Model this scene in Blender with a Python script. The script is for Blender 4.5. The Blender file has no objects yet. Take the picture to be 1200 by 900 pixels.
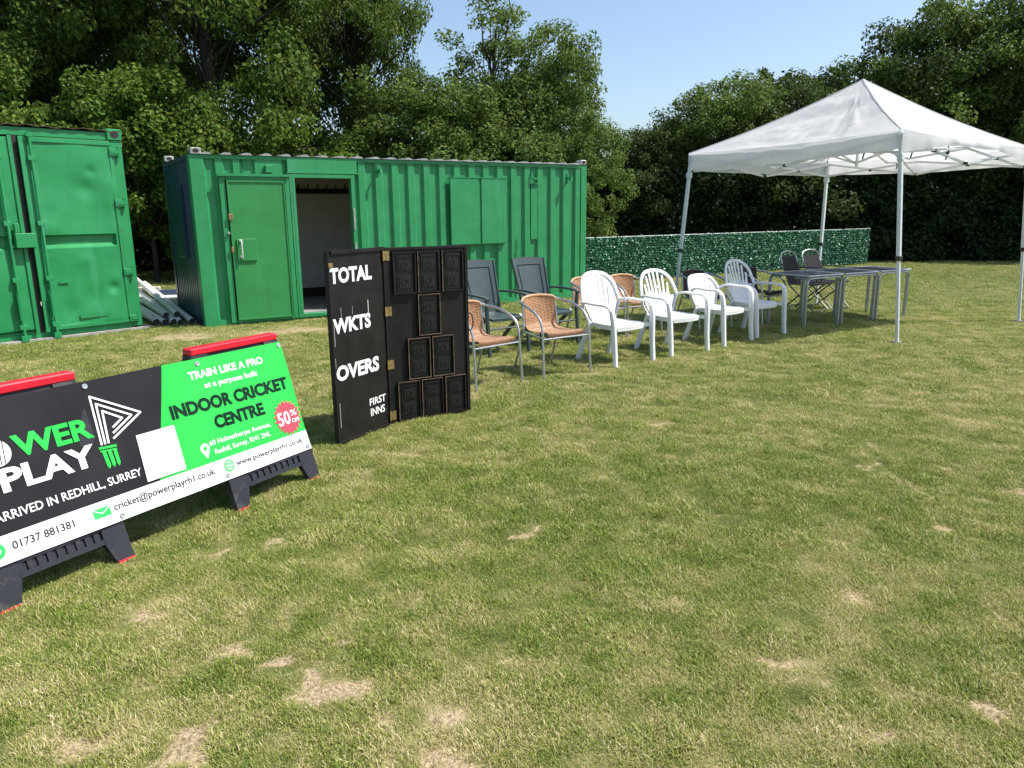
import bpy, math, random
import numpy as np
from mathutils import Vector, Matrix, noise as mnoise
S = bpy.context.scene
COL = S.collection
R = math.radians
# ------------------------------------------------------------------ camera
cd = bpy.data.cameras.new('camera'); cam = bpy.data.objects.new('camera', cd); COL.objects.link(cam); S.camera = cam
cd.sensor_width = 36.0; cd.lens = 880.0 / 1200 * 36; cd.clip_end = 2000; cd.clip_start = 0.05
p_, r_ = R(13.0), R(0.55)
Fw = Vector((0, math.cos(p_), -math.sin(p_))); R0 = Vector((1, 0, 0)); U0 = R0.cross(Fw)
Rt = R0 * math.cos(r_) - U0 * math.sin(r_); Up = R0 * math.sin(r_) + U0 * math.cos(r_)
m = Matrix.Identity(4)
for i in range(3):
    m[i][0] = Rt[i]; m[i][1] = Up[i]; m[i][2] = -Fw[i]
m[2][3] = 1.6
cam.matrix_world = m
# ------------------------------------------------------------------ light
SUN_EL, SUN_AZ = 57.0, 90.0          # azimuth from +Y clockwise
W = bpy.data.worlds.new('World'); S.world = W; W.use_nodes = True
nt = W.node_tree; nt.nodes.clear()
sky = nt.nodes.new('ShaderNodeTexSky'); sky.sky_type = 'NISHITA'; sky.sun_disc = False
sky.sun_elevation = R(SUN_EL); sky.sun_rotation = R(SUN_AZ); sky.air_density = 1.0; sky.dust_density = 1.8; sky.ozone_density = 2.4
bg = nt.nodes.new('ShaderNodeBackground'); bg.inputs[1].default_value = 0.125
ow = nt.nodes.new('ShaderNodeOutputWorld')
nt.links.new(sky.outputs[0], bg.inputs[0]); nt.links.new(bg.outputs[0], ow.inputs[0])
ld = bpy.data.lights.new('sun', 'SUN'); ld.energy = 4.6; ld.angle = R(0.5); ld.color = (1.0, 0.95, 0.87)
sun = bpy.data.objects.new('sun', ld); COL.objects.link(sun)
sd = Vector((math.sin(R(SUN_AZ)) * math.cos(R(SUN_EL)), math.cos(R(SUN_AZ)) * math.cos(R(SUN_EL)), math.sin(R(SUN_EL))))
sun.rotation_euler = sd.to_track_quat('Z', 'Y').to_euler(); sun.location = (8, 0, 12)
S.view_settings.view_transform = 'Standard'; S.view_settings.look = 'None'
S.view_settings.exposure = 0.66; S.view_settings.gamma = 1.0
S.render.engine = 'CYCLES'
S.cycles.max_bounces = 5; S.cycles.diffuse_bounces = 3; S.cycles.transparent_max_bounces = 6

# ------------------------------------------------------------------ materials
def mat(name, c1, c2=None, scale=8.0, rough=0.6, metal=0.0, bump=0.0, bscale=60.0, spec=0.5, lo=0.35, hi=0.65, trans=0.0, island=0.0,
        stretch=(1, 1, 1), c3=None, s3=40.0, t3=0.62):
    M = bpy.data.materials.new(name); M.use_nodes = True; t = M.node_tree; N = t.nodes; Lk = t.links
    b = N['Principled BSDF']; b.inputs['Roughness'].default_value = rough; b.inputs['Metallic'].default_value = metal
    b.inputs['Specular IOR Level'].default_value = spec
    tc = N.new('ShaderNodeTexCoord'); mp = N.new('ShaderNodeMapping'); mp.inputs['Scale'].default_value = stretch
    Lk.new(tc.outputs['Object'], mp.inputs['Vector'])
    col = None
    if c2 is None: c2 = tuple(x * 0.8 for x in c1)
    nz = N.new('ShaderNodeTexNoise'); nz.inputs['Scale'].default_value = scale; nz.inputs['Detail'].default_value = 6
    Lk.new(mp.outputs[0], nz.inputs['Vector'])
    rp = N.new('ShaderNodeValToRGB'); rp.color_ramp.elements[0].position = lo; rp.color_ramp.elements[1].position = hi
    rp.color_ramp.elements[0].color = (*c1, 1); rp.color_ramp.elements[1].color = (*c2, 1)
    Lk.new(nz.outputs['Fac'], rp.inputs[0]); col = rp.outputs[0]
    if c3 is not None:
        n3 = N.new('ShaderNodeTexNoise'); n3.inputs['Scale'].default_value = s3; n3.inputs['Detail'].default_value = 8
        Lk.new(mp.outputs[0], n3.inputs['Vector'])
        r3 = N.new('ShaderNodeMapRange'); r3.inputs[1].default_value = t3; r3.inputs[2].default_value = t3 + 0.05
        Lk.new(n3.outputs['Fac'], r3.inputs[0])
        mx = N.new('ShaderNodeMix'); mx.data_type = 'RGBA'; Lk.new(r3.outputs[0], mx.inputs[0]); Lk.new(col, mx.inputs[6])
        mx.inputs[7].default_value = (*c3, 1); col = mx.outputs[2]
    if island > 0:
        g = N.new('ShaderNodeNewGeometry'); hs = N.new('ShaderNodeHueSaturation')
        mr = N.new('ShaderNodeMapRange'); mr.inputs[3].default_value = 1 - island; mr.inputs[4].default_value = 1 + island
        Lk.new(g.outputs['Random Per Island'], mr.inputs[0]); Lk.new(mr.outputs[0], hs.inputs['Value'])
        mh = N.new('ShaderNodeMapRange'); mh.inputs[3].default_value = 0.5 - 0.03; mh.inputs[4].default_value = 0.5 + 0.02
        mm = N.new('ShaderNodeMath'); mm.operation = 'FRACT'; mu = N.new('ShaderNodeMath'); mu.operation = 'MULTIPLY'; mu.inputs[1].default_value = 17.3
        Lk.new(g.outputs['Random Per Island'], mu.inputs[0]); Lk.new(mu.outputs[0], mm.inputs[0]); Lk.new(mm.outputs[0], mh.inputs[0]); Lk.new(mh.outputs[0], hs.inputs['Hue'])
        Lk.new(col, hs.inputs['Color']); col = hs.outputs[0]
    Lk.new(col, b.inputs['Base Color'])
    if bump > 0:
        nb = N.new('ShaderNodeTexNoise'); nb.inputs['Scale'].default_value = bscale; nb.inputs['Detail'].default_value = 4
        Lk.new(mp.outputs[0], nb.inputs['Vector'])
        bp = N.new('ShaderNodeBump'); bp.inputs['Strength'].default_value = bump; bp.inputs['Distance'].default_value = 0.01
        Lk.new(nb.outputs['Fac'], bp.inputs['Height']); Lk.new(bp.outputs[0], b.inputs['Normal'])
    if trans > 0:
        tr = N.new('ShaderNodeBsdfTranslucent'); ms = N.new('ShaderNodeMixShader'); ms.inputs[0].default_value = trans
        Lk.new(col, tr.inputs[0]); Lk.new(b.outputs[0], ms.inputs[1]); Lk.new(tr.outputs[0], ms.inputs[2])
        Lk.new(ms.outputs[0], N['Material Output'].inputs[0])
    return M

M = {}
M['green'] = mat('container_green_paint', (0.022, 0.235, 0.078), (0.030, 0.275, 0.098), 3.5, 0.42, bump=0.12, bscale=25, c3=(0.03, 0.22, 0.08), s3=9, t3=0.66)
M['green_old'] = mat('old_container_green_paint', (0.015, 0.215, 0.068), (0.022, 0.265, 0.088), 2.5, 0.38, bump=0.22, bscale=9, c3=(0.08, 0.09, 0.05), s3=14, t3=0.72)
M['green_door'] = mat('door_green_paint', (0.026, 0.215, 0.055), (0.032, 0.245, 0.068), 3.0, 0.45, bump=0.06, bscale=60)
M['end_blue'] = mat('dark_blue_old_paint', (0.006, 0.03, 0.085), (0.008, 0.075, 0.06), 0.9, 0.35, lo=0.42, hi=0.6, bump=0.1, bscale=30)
M['roof_grey'] = mat('galvanised_roof_sheet', (0.42, 0.43, 0.42), (0.3, 0.31, 0.3), 12, 0.5, metal=0.3)
M['zinc'] = mat('zinc_casting', (0.45, 0.45, 0.43), (0.28, 0.27, 0.25), 25, 0.55, metal=0.3)
M['rust'] = mat('rusty_edge', (0.09, 0.05, 0.03), (0.03, 0.02, 0.015), 12, 0.85)
M['black_gap'] = mat('black_seal_and_hole_shade', (0.012, 0.012, 0.012), (0.02, 0.02, 0.02), 20, 0.7)
M['brass'] = mat('brass', (0.45, 0.33, 0.13), (0.25, 0.17, 0.07), 60, 0.45, metal=0.7)
M['inner'] = mat('cabin_inner_wall', (0.66, 0.62, 0.57), (0.60, 0.56, 0.52), 3, 0.8)
M['inner_floor'] = mat('cabin_floor_vinyl', (0.3, 0.29, 0.27), (0.22, 0.21, 0.2), 5, 0.6)
M['dark_wood'] = mat('dark_hook_rail', (0.02, 0.014, 0.01), (0.035, 0.02, 0.013), 20, 0.7)
M['white_metal'] = mat('white_painted_metal', (0.6, 0.62, 0.6), (0.5, 0.52, 0.5), 30, 0.4)
M['pole_grey'] = mat('weathered_white_pole', (0.74, 0.75, 0.74), (0.6, 0.61, 0.61), 6, 0.5, bump=0.05, c3=(0.25, 0.22, 0.18), s3=12, t3=0.68)
M['timber'] = mat('white_timber', (0.62, 0.6, 0.55), (0.5, 0.48, 0.44), 10, 0.7)
M['pallet_blue'] = mat('blue_painted_timber', (0.015, 0.035, 0.09), (0.03, 0.05, 0.09), 14, 0.7)
M['black_board'] = mat('black_painted_board', (0.007, 0.0065, 0.0065), (0.014, 0.0125, 0.012), 7, 0.5, spec=0.3, bump=0.12, bscale=80, c3=(0.03, 0.027, 0.024), s3=30, t3=0.70)
M['black_plate'] = mat('black_number_plate', (0.005, 0.005, 0.006), (0.01, 0.01, 0.011), 30, 0.4, bump=0.05)
M['tan_edge'] = mat('bare_wood_edge', (0.24, 0.15, 0.09), (0.08, 0.05, 0.035), 25, 0.7)
M['print_white'] = mat('white_print', (0.82, 0.82, 0.82), (0.76, 0.76, 0.77), 30, 0.5)
M['vinyl_dark'] = mat('dark_vinyl', (0.014, 0.014, 0.018), (0.018, 0.018, 0.022), 5, 0.6, spec=0.12)
M['vinyl_green'] = mat('bright_green_vinyl', (0.022, 0.46, 0.06), (0.025, 0.49, 0.07), 4, 0.5, spec=0.2)
M['vinyl_white'] = mat('white_vinyl', (0.70, 0.70, 0.72), (0.66, 0.66, 0.69), 4, 0.5, spec=0.2)
M['print_grey'] = mat('grey_print', (0.03, 0.03, 0.033), (0.035, 0.035, 0.04), 5, 0.6, spec=0.2)
M['print_green'] = mat('green_print', (0.02, 0.42, 0.09), (0.025, 0.45, 0.1), 5, 0.5)
M['print_deep'] = mat('deep_green_print', (0.002, 0.02, 0.012), (0.003, 0.022, 0.014), 5, 0.7, spec=0.15)
M['print_red'] = mat('red_print', (0.78, 0.06, 0.09), (0.72, 0.05, 0.08), 5, 0.5)
M['barrier'] = mat('grey_barrier_plastic', (0.016, 0.017, 0.024), (0.022, 0.023, 0.031), 6, 0.5, bump=0.08, spec=0.35)
M['red_plastic'] = mat('red_plastic', (0.66, 0.012, 0.035), (0.55, 0.012, 0.03), 4, 0.35)
M['eyelet'] = mat('steel_eyelet', (0.6, 0.6, 0.6), (0.5, 0.5, 0.5), 30, 0.3, metal=0.8)
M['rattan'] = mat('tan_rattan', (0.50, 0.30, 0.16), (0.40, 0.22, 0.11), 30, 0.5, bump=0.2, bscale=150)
M['rattan_dk'] = mat('rattan_brown_strand', (0.26, 0.12, 0.06), (0.17, 0.08, 0.04), 30, 0.5)  # darker brown strands of the two-tone weave
M['brown_weave'] = mat('dark_brown_weave', (0.05, 0.032, 0.03), (0.035, 0.022, 0.02), 30, 0.6, bump=0.2, bscale=150)
M['brown_weave2'] = mat('brown_weave_strand', (0.025, 0.016, 0.015), (0.018, 0.012, 0.012), 30, 0.6)
M['alu'] = mat('brushed_aluminium', (0.52, 0.53, 0.54), (0.42, 0.43, 0.44), 30, 0.38, metal=0.85)
M['dark_steel'] = mat('dark_grey_steel_tube', (0.10, 0.10, 0.105), (0.07, 0.07, 0.075), 30, 0.4, metal=0.5)
M['white_plastic'] = mat('white_garden_plastic', (0.80, 0.81, 0.81), (0.74, 0.75, 0.75), 6, 0.33, bump=0.03, bscale=90, trans=0.06, c3=(0.6, 0.6, 0.56), s3=18, t3=0.68)
M['navy_plastic'] = mat('blue_grey_resin', (0.034, 0.055, 0.056), (0.048, 0.072, 0.072), 5, 0.36, bump=0.04)
M['navy_slot'] = mat('dark_resin_groove', (0.01, 0.018, 0.025), (0.012, 0.02, 0.03), 5, 0.5)
M['textilene'] = mat('dark_mesh_fabric', (0.012, 0.011, 0.013), (0.02, 0.018, 0.02), 40, 0.7, spec=0.2, bump=0.1, bscale=200)
M['table_top'] = mat('dark_slatted_table_top', (0.06, 0.055, 0.065), (0.09, 0.085, 0.1), 8, 0.3, metal=0.2)
M['canopy'] = mat('white_canopy_fabric', (0.80, 0.80, 0.82), (0.75, 0.75, 0.77), 3, 0.65, bump=0.5, bscale=9, trans=0.5)
M['gz_pole'] = mat('white_coated_steel', (0.66, 0.69, 0.71), (0.58, 0.61, 0.63), 10, 0.35, metal=0.1)
M['black_plastic'] = mat('black_plastic', (0.012, 0.012, 0.013), (0.02, 0.02, 0.02), 20, 0.4)
M['concrete'] = mat('concrete', (0.36, 0.35, 0.32), (0.25, 0.24, 0.22), 10, 0.85, bump=0.3)
M['bark'] = mat('bark', (0.04, 0.031, 0.024), (0.018, 0.015, 0.012), 6, 0.9, bump=1.0, bscale=18, stretch=(1, 1, 0.3))
def leafm(n, a, b, isl=0.45, tr=0.42, rough=0.55):
    return mat(n, a, b, 0.7, rough, trans=tr, island=isl, lo=0.3, hi=0.7, spec=0.2)
M['leaf_oak'] = leafm('oak_leaves', (0.06, 0.112, 0.018), (0.125, 0.185, 0.032))
M['leaf_mid'] = leafm('hedgerow_leaves', (0.095, 0.160, 0.032), (0.155, 0.225, 0.05))
M['leaf_lime'] = leafm('yellow_green_leaves', (0.075, 0.145, 0.020), (0.14, 0.215, 0.032))
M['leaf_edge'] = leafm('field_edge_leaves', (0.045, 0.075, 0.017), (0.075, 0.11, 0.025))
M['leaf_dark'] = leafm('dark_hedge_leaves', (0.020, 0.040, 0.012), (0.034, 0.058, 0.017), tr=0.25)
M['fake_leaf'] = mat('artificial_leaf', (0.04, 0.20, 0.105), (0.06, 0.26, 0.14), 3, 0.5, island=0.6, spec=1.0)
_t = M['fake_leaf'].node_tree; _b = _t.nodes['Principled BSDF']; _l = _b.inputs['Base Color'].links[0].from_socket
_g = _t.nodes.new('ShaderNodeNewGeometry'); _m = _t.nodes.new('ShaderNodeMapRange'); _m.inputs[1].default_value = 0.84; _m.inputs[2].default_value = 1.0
_x = _t.nodes.new('ShaderNodeMix'); _x.data_type = 'RGBA'; _x.inputs[7].default_value = (0.26, 0.40, 0.29, 1)  # random leaves turn pale: glints painted into the leaf colour
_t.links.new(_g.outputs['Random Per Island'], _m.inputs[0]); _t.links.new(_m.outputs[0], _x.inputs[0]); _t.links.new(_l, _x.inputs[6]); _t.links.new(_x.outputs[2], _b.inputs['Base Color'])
M['fake_back'] = mat('screen_net', (0.015, 0.07, 0.04), (0.02, 0.09, 0.05), 20, 0.6)

def wear(m_, col, scale, stretch, t0, amt):
    t = m_.node_tree; N = t.nodes; b = N['Principled BSDF']; l = b.inputs['Base Color'].links[0].from_socket
    tc = N.new('ShaderNodeTexCoord'); mp = N.new('ShaderNodeMapping'); mp.inputs['Scale'].default_value = stretch; t.links.new(tc.outputs['Object'], mp.inputs['Vector'])
    n = N.new('ShaderNodeTexNoise'); n.inputs['Scale'].default_value = scale; n.inputs['Detail'].default_value = 9; n.inputs['Roughness'].default_value = .65; t.links.new(mp.outputs[0], n.inputs['Vector'])
    r = N.new('ShaderNodeMapRange'); r.inputs[1].default_value = t0; r.inputs[2].default_value = t0 + .08; r.inputs[4].default_value = amt; t.links.new(n.outputs['Fac'], r.inputs[0])
    x = N.new('ShaderNodeMix'); x.data_type = 'RGBA'; x.inputs[7].default_value = (*col, 1); t.links.new(r.outputs[0], x.inputs[0]); t.links.new(l, x.inputs[6]); t.links.new(x.outputs[2], b.inputs['Base Color'])
wear(M['green'], (0.06, 0.30, 0.14), 6, (1, 1, .12), .56, .5); wear(M['green'], (0.10, 0.07, 0.035), 11, (1, 1, .5), .69, .8)
wear(M['green_old'], (0.05, 0.30, 0.14), 5, (1, 1, .15), .56, .5); wear(M['green_old'], (0.10, 0.06, 0.03), 9, (1, 1, .6), .66, .85)
wear(M['green_door'], (0.05, 0.27, 0.09), 4, (1, 1, .2), .55, .4)
wear(M['print_white'], (0.5, 0.5, 0.48), 25, (1, 1, 1), .62, .5); wear(M['black_board'], (0.06, 0.055, 0.05), 9, (1, 1, .3), .62, .5)
wear(M['white_plastic'], (0.55, 0.55, 0.50), 9, (1, 1, 1), .58, .5); wear(M['barrier'], (0.09, 0.085, 0.075), 8, (1, 1, 1), .56, .5)
wear(M['canopy'], (0.6, 0.6, 0.58), 3.5, (1, 1, 1), .62, .3)

# ------------------------------------------------------------------ mesh tools
class MB:
    def __init__(s): s.v = []; s.f = []; s.mi = []; s.cur = 0
    def add(s, vs, fs, mi=None):
        o = len(s.v); s.v += [tuple(x) for x in vs]; s.f += [tuple(o + i for i in f) for f in fs]
        s.mi += [s.cur if mi is None else mi] * len(fs); return s
    def box(s, c, d, rot=None, mi=None, ch=0.0):
        hx, hy, hz = d[0] / 2, d[1] / 2, d[2] / 2
        if ch > 0:
            ch = min(ch, hx * .9, hy * .9, hz * .9)
            bm_v = []
            for sx in (-1, 1):
                for sy in (-1, 1):
                    for sz in (-1, 1):
                        bm_v += [(sx * (hx - ch), sy * (hy - ch), sz * hz), (sx * (hx - ch), sy * hy, sz * (hz - ch)), (sx * hx, sy * (hy - ch), sz * (hz - ch))]
            idx = {}
            k = 0
            for sx in (-1, 1):
                for sy in (-1, 1):
                    for sz in (-1, 1):
                        idx[sx, sy, sz] = k; k += 3
            fs = []
            I = lambda a, b, c, t: idx[a, b, c] + t
            for sg in (-1, 1):
                fs.append([I(-1, -1, sg, 0), I(1, -1, sg, 0), I(1, 1, sg, 0), I(-1, 1, sg, 0)][::sg])
                fs.append([I(-1, sg, -1, 1), I(-1, sg, 1, 1), I(1, sg, 1, 1), I(1, sg, -1, 1)][::sg])
                fs.append([I(sg, -1, -1, 2), I(sg, 1, -1, 2), I(sg, 1, 1, 2), I(sg, -1, 1, 2)][::sg])
            for a in (-1, 1):
                for b in (-1, 1):
                    q = [I(-1, a, b, 0), I(1, a, b, 0), I(1, a, b, 1), I(-1, a, b, 1)]; fs.append(q if a * b > 0 and False else q)
                    q = [I(a, -1, b, 0), I(a, 1, b, 0), I(a, 1, b, 2), I(a, -1, b, 2)]; fs.append(q)
                    q = [I(a, b, -1, 1), I(a, b, 1, 1), I(a, b, 1, 2), I(a, b, -1, 2)]; fs.append(q)
                    for cc in (-1, 1):
                        pass
            for key, k in idx.items(): fs.append([k, k + 1, k + 2])
            vs = bm_v
        else:
            vs = [(x, y, z) for x in (-hx, hx) for y in (-hy, hy) for z in (-hz, hz)]
            fs = [(0, 1, 3, 2), (4, 6, 7, 5), (0, 4, 5, 1), (2, 3, 7, 6), (0, 2, 6, 4), (1, 5, 7, 3)]
        if rot is not None: vs = [rot @ Vector(v) for v in vs]
        c = Vector(c)
        return s.add([Vector(v) + c for v in vs], fs, mi)
    def b2(s, x0, x1, y0, y1, z0, z1, mi=None, ch=0.0):
        return s.box(((x0 + x1) / 2, (y0 + y1) / 2, (z0 + z1) / 2), (abs(x1 - x0), abs(y1 - y0), abs(z1 - z0)), mi=mi, ch=ch)
    def tube(s, pts, r, n=8, cap=True, mi=None):
        P = [Vector(p) for p in pts]; k = len(P); rr = r if hasattr(r, '__len__') else [r] * k
        T = []
        for i in range(k):
            a = P[max(i - 1, 0)]; b = P[min(i + 1, k - 1)]; T.append((b - a).normalized())
        ref = Vector((0, 0, 1)) if abs(T[0].z) < 0.9 else Vector((1, 0, 0))
        u = T[0].cross(ref).normalized(); vs = []
        for i in range(k):
            u = (u - T[i] * u.dot(T[i])).normalized(); w = T[i].cross(u)
            for j in range(n):
                a = 2 * math.pi * j / n; vs.append(P[i] + (u * math.cos(a) + w * math.sin(a)) * rr[i])
        fs = []
        for i in range(k - 1):
            for j in range(n):
                j2 = (j + 1) % n; fs.append((i * n + j, i * n + j2, (i + 1) * n + j2, (i + 1) * n + j))
        if cap: fs += [tuple(range(n))[::-1], tuple((k - 1) * n + j for j in range(n))]
        return s.add(vs, fs, mi)
    def bar(s, a, b, w, h, up=(0, 0, 1), mi=None, ch=0.0):
        a = Vector(a); b = Vector(b); y = (b - a); L = y.length; y.normalize(); up = Vector(up)
        x = y.cross(up)
        if x.length < 1e-4: x = y.cross(Vector((1, 0, 0)))
        x.normalize(); z = x.cross(y); rot = Matrix((x, y, z)).transposed()
        return s.box((a + b) / 2, (w, L, h), rot, mi, ch)
    def ribbon(s, pts, side, w, th, mi=None):
        """strip: centre points, side vectors (one or list), widths, thicknesses; rounded-ish hexagonal section"""
        P = [Vector(p) for p in pts]; k = len(P)
        side = [Vector(x) for x in side] if hasattr(side[0], '__len__') else [Vector(side)] * k
        w = w if hasattr(w, '__len__') else [w] * k; th = th if hasattr(th, '__len__') else [th] * k
        vs = []
        for i in range(k):
            t = (P[min(i + 1, k - 1)] - P[max(i - 1, 0)]).normalized(); sd_ = (side[i] - t * side[i].dot(t)).normalized(); n_ = t.cross(sd_)
            a, b = w[i] / 2, th[i] / 2; c = min(a, b) * 0.5
            for x, y in ((-a, -b + c), (-a + c, -b), (a - c, -b), (a, -b + c), (a, b - c), (a - c, b), (-a + c, b), (-a, b - c)):
                vs.append(P[i] + sd_ * x + n_ * y)
        fs = []
        for i in range(k - 1):
            for j in range(8):
                j2 = (j + 1) % 8; fs.append((i * 8 + j, (i + 1) * 8 + j, (i + 1) * 8 + j2, i * 8 + j2))
        fs += [tuple(range(8)), tuple((k - 1) * 8 + j for j in range(8))[::-1]]
        return s.add(vs, fs, mi)
    def grid(s, fn, nu, nv, mi=None, thick=0.0, nrm=None):
        vs = [fn(i / nu, j / nv) for i in range(nu + 1) for j in range(nv + 1)]
        idx = lambda i, j: i * (nv + 1) + j
        fs = [(idx(i, j), idx(i + 1, j), idx(i + 1, j + 1), idx(i, j + 1)) for i in range(nu) for j in range(nv)]
        if thick:
            t = Vector(nrm) * thick; n0 = len(vs); vs = vs + [Vector(v) + t for v in vs]
            fs = fs + [tuple(n0 + q for q in f)[::-1] for f in fs]
            bd = [idx(i, 0) for i in range(nu + 1)] + [idx(nu, j) for j in range(1, nv + 1)] + [idx(i, nv) for i in range(nu - 1, -1, -1)] + [idx(0, j) for j in range(nv - 1, 0, -1)]
            for a in range(len(bd)):
                p, q = bd[a], bd[(a + 1) % len(bd)]; fs.append((q, p, p + n0, q + n0))
        return s.add(vs, fs, mi)
    def mesh(s, name, mats, smooth=False):
        me = bpy.data.meshes.new(name); me.from_pydata([tuple(v) for v in s.v], [], s.f)
        for m_ in (mats if isinstance(mats, (list, tuple)) else [mats]): me.materials.append(m_)
        me.polygons.foreach_set('material_index', s.mi)
        if smooth: me.polygons.foreach_set('use_smooth', [True] * len(s.f))
        me.update(); me.validate(); return me
    def build(s, name, mats, parent=None, smooth=False, recalc=True, label=None):
        me = s.mesh(name, mats, smooth)
        if recalc:
            import bmesh
            bm = bmesh.new(); bm.from_mesh(me); bmesh.ops.recalc_face_normals(bm, faces=bm.faces); bm.to_mesh(me); bm.free()
        if smooth: me.set_sharp_from_angle(angle=R(38))
        o = bpy.data.objects.new(name, me); COL.objects.link(o)
        if parent is not None: o.parent = parent
        if label: o['label'] = label
        return o
def thing(name, label, cat, loc=(0, 0, 0), rz=0.0, group=None):
    o = bpy.data.objects.new(name, None); COL.objects.link(o); o.location = loc; o.rotation_euler = (0, 0, rz)
    o.empty_display_size = 0.2; o['label'] = label; o['category'] = cat
    if group: o['group'] = group
    return o
def tag(o, label=None, cat=None, group=None, kind=None):
    for k, v in (('label', label), ('category', cat), ('group', group), ('kind', kind)):
        if v: o[k] = v
    return o
def part_copy(src, parent):
    o = src.copy(); COL.objects.link(o); o.parent = parent
    for ch in src.children: part_copy(ch, o)
    return o
def dup(root, loc, rz, label, group=None, scale=None):
    r = root.copy(); COL.objects.link(r); r.location = loc; r.rotation_euler = (0, 0, rz); r['label'] = label
    if group: r['group'] = group
    if scale: r.scale = scale
    for ch in root.children: part_copy(ch, r)
    return r
def curve_pts(P, n=6):
    P = [Vector(p) for p in P]; out = []
    for i in range(len(P) - 1):
        a = P[max(i - 1, 0)]; b = P[i]; c = P[i + 1]; d = P[min(i + 2, len(P) - 1)]
        for k in range(n):
            t = k / n
            out.append(0.5 * ((2 * b) + (c - a) * t + (2 * a - 5 * b + 4 * c - d) * t * t + (3 * b - a - 3 * c + d) * t ** 3))
    out.append(P[-1]); return out
# --- lettering
_cap = {}
def raw_text(s, bold):
    cu = bpy.data.curves.new('t', 'FONT'); cu.body = s; cu.size = 1.0; cu.offset = bold; cu.resolution_u = 3
    o = bpy.data.objects.new('t', cu); COL.objects.link(o)
    dg = bpy.context.evaluated_depsgraph_get(); me = bpy.data.meshes.new_from_object(o.evaluated_get(dg))
    v = [tuple(x.co) for x in me.vertices]; f = [tuple(p.vertices) for p in me.polygons]
    bpy.data.objects.remove(o); bpy.data.curves.remove(cu); bpy.data.meshes.remove(me); return v, f
def text(s, u0, u1, v0, cap, fn, bold=0.0, slant=0.0, v1=None):
    """lay text on a surface fn(u, v) -> point; returns MB"""
    if bold not in _cap:
        v, _ = raw_text('H', bold); _cap[bold] = (min(x[1] for x in v), max(x[1] for x in v))
    c0, c1 = _cap[bold]; v, f = raw_text(s, bold)
    a = min(x[0] for x in v); b = max(x[0] for x in v); out = MB()
    if v1 is None: v1 = v0
    pts = []
    for x in v:
        t = (x[0] - a) / (b - a); y = (x[1] - c0) / (c1 - c0) * cap
        pts.append(fn(u0 + (u1 - u0) * t + slant * y, v0 + (v1 - v0) * t + y))
    return out.add(pts, f)

rng = np.random.default_rng(7)
random.seed(5)
# ------------------------------------------------------------------ ground
def vnoise(x, y, scale, seed):
    r = np.random.default_rng(seed); tab = r.random((256, 256)); x = np.asarray(x) / scale + 100.3; y = np.asarray(y) / scale + 90.7
    xi = np.floor(x).astype(int); yi = np.floor(y).astype(int); fx = x - xi; fy = y - yi; fx = fx * fx * (3 - 2 * fx); fy = fy * fy * (3 - 2 * fy)
    g = lambda a, b: tab[a % 256, b % 256]
    return (g(xi, yi) * (1 - fx) + g(xi + 1, yi) * fx) * (1 - fy) + (g(xi, yi + 1) * (1 - fx) + g(xi + 1, yi + 1) * fx) * fy
def fbm(x, y, scale, seed):
    return (vnoise(x, y, scale, seed) + 0.5 * vnoise(x, y, scale / 2.1, seed + 1) + 0.25 * vnoise(x, y, scale / 4.3, seed + 2) + 0.125 * vnoise(x, y, scale / 8.7, seed + 3)) / 1.875
BARE = [(-1.01,1.98,0.10),(-0.19,1.95,0.10),(-0.59,2.23,0.09),(-0.68,2.31,0.07),(-0.80,2.49,0.06),(-1.49,2.79,0.08),(-0.69,2.59,0.06),(-0.07,2.44,0.06),(-0.35,2.58,0.05),(1.44,2.90,0.09),(1.92,2.67,0.05),(1.10,5.50,0.08),(1.79,4.08,0.06),(-0.67,4.89,0.08),(-0.89,4.32,0.07),(-1.04,2.83,0.05),(-0.95,2.06,0.07),(-0.78,2.22,0.06),(0.16,2.63,0.05),(-1.07,2.54,0.06),(-1.50,2.34,0.06),(-1.42,2.0,0.09),(1.19,2.03,0.07),(1.52,2.19,0.07),(0.71,2.89,0.06),(0.36,2.97,0.05),(1.19,3.80,0.06),(-0.23,4.61,0.07),(-3.3,10.2,0.30),(-2.9,10.4,0.35),(0.47,4.35,0.07),(-0.24,2.18,0.06),(-0.45,2.14,0.07),(1.02,2.45,0.06),(0.50,2.51,0.06),(0.08,3.55,0.05),(-0.26,3.41,0.05),(1.25,2.62,0.07),(-1.51,3.34,0.06),(-1.23,3.43,0.05),(-4.4,9.9,.4),(2.2,3.6,.08),(0.9,3.4,.05)]
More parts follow.
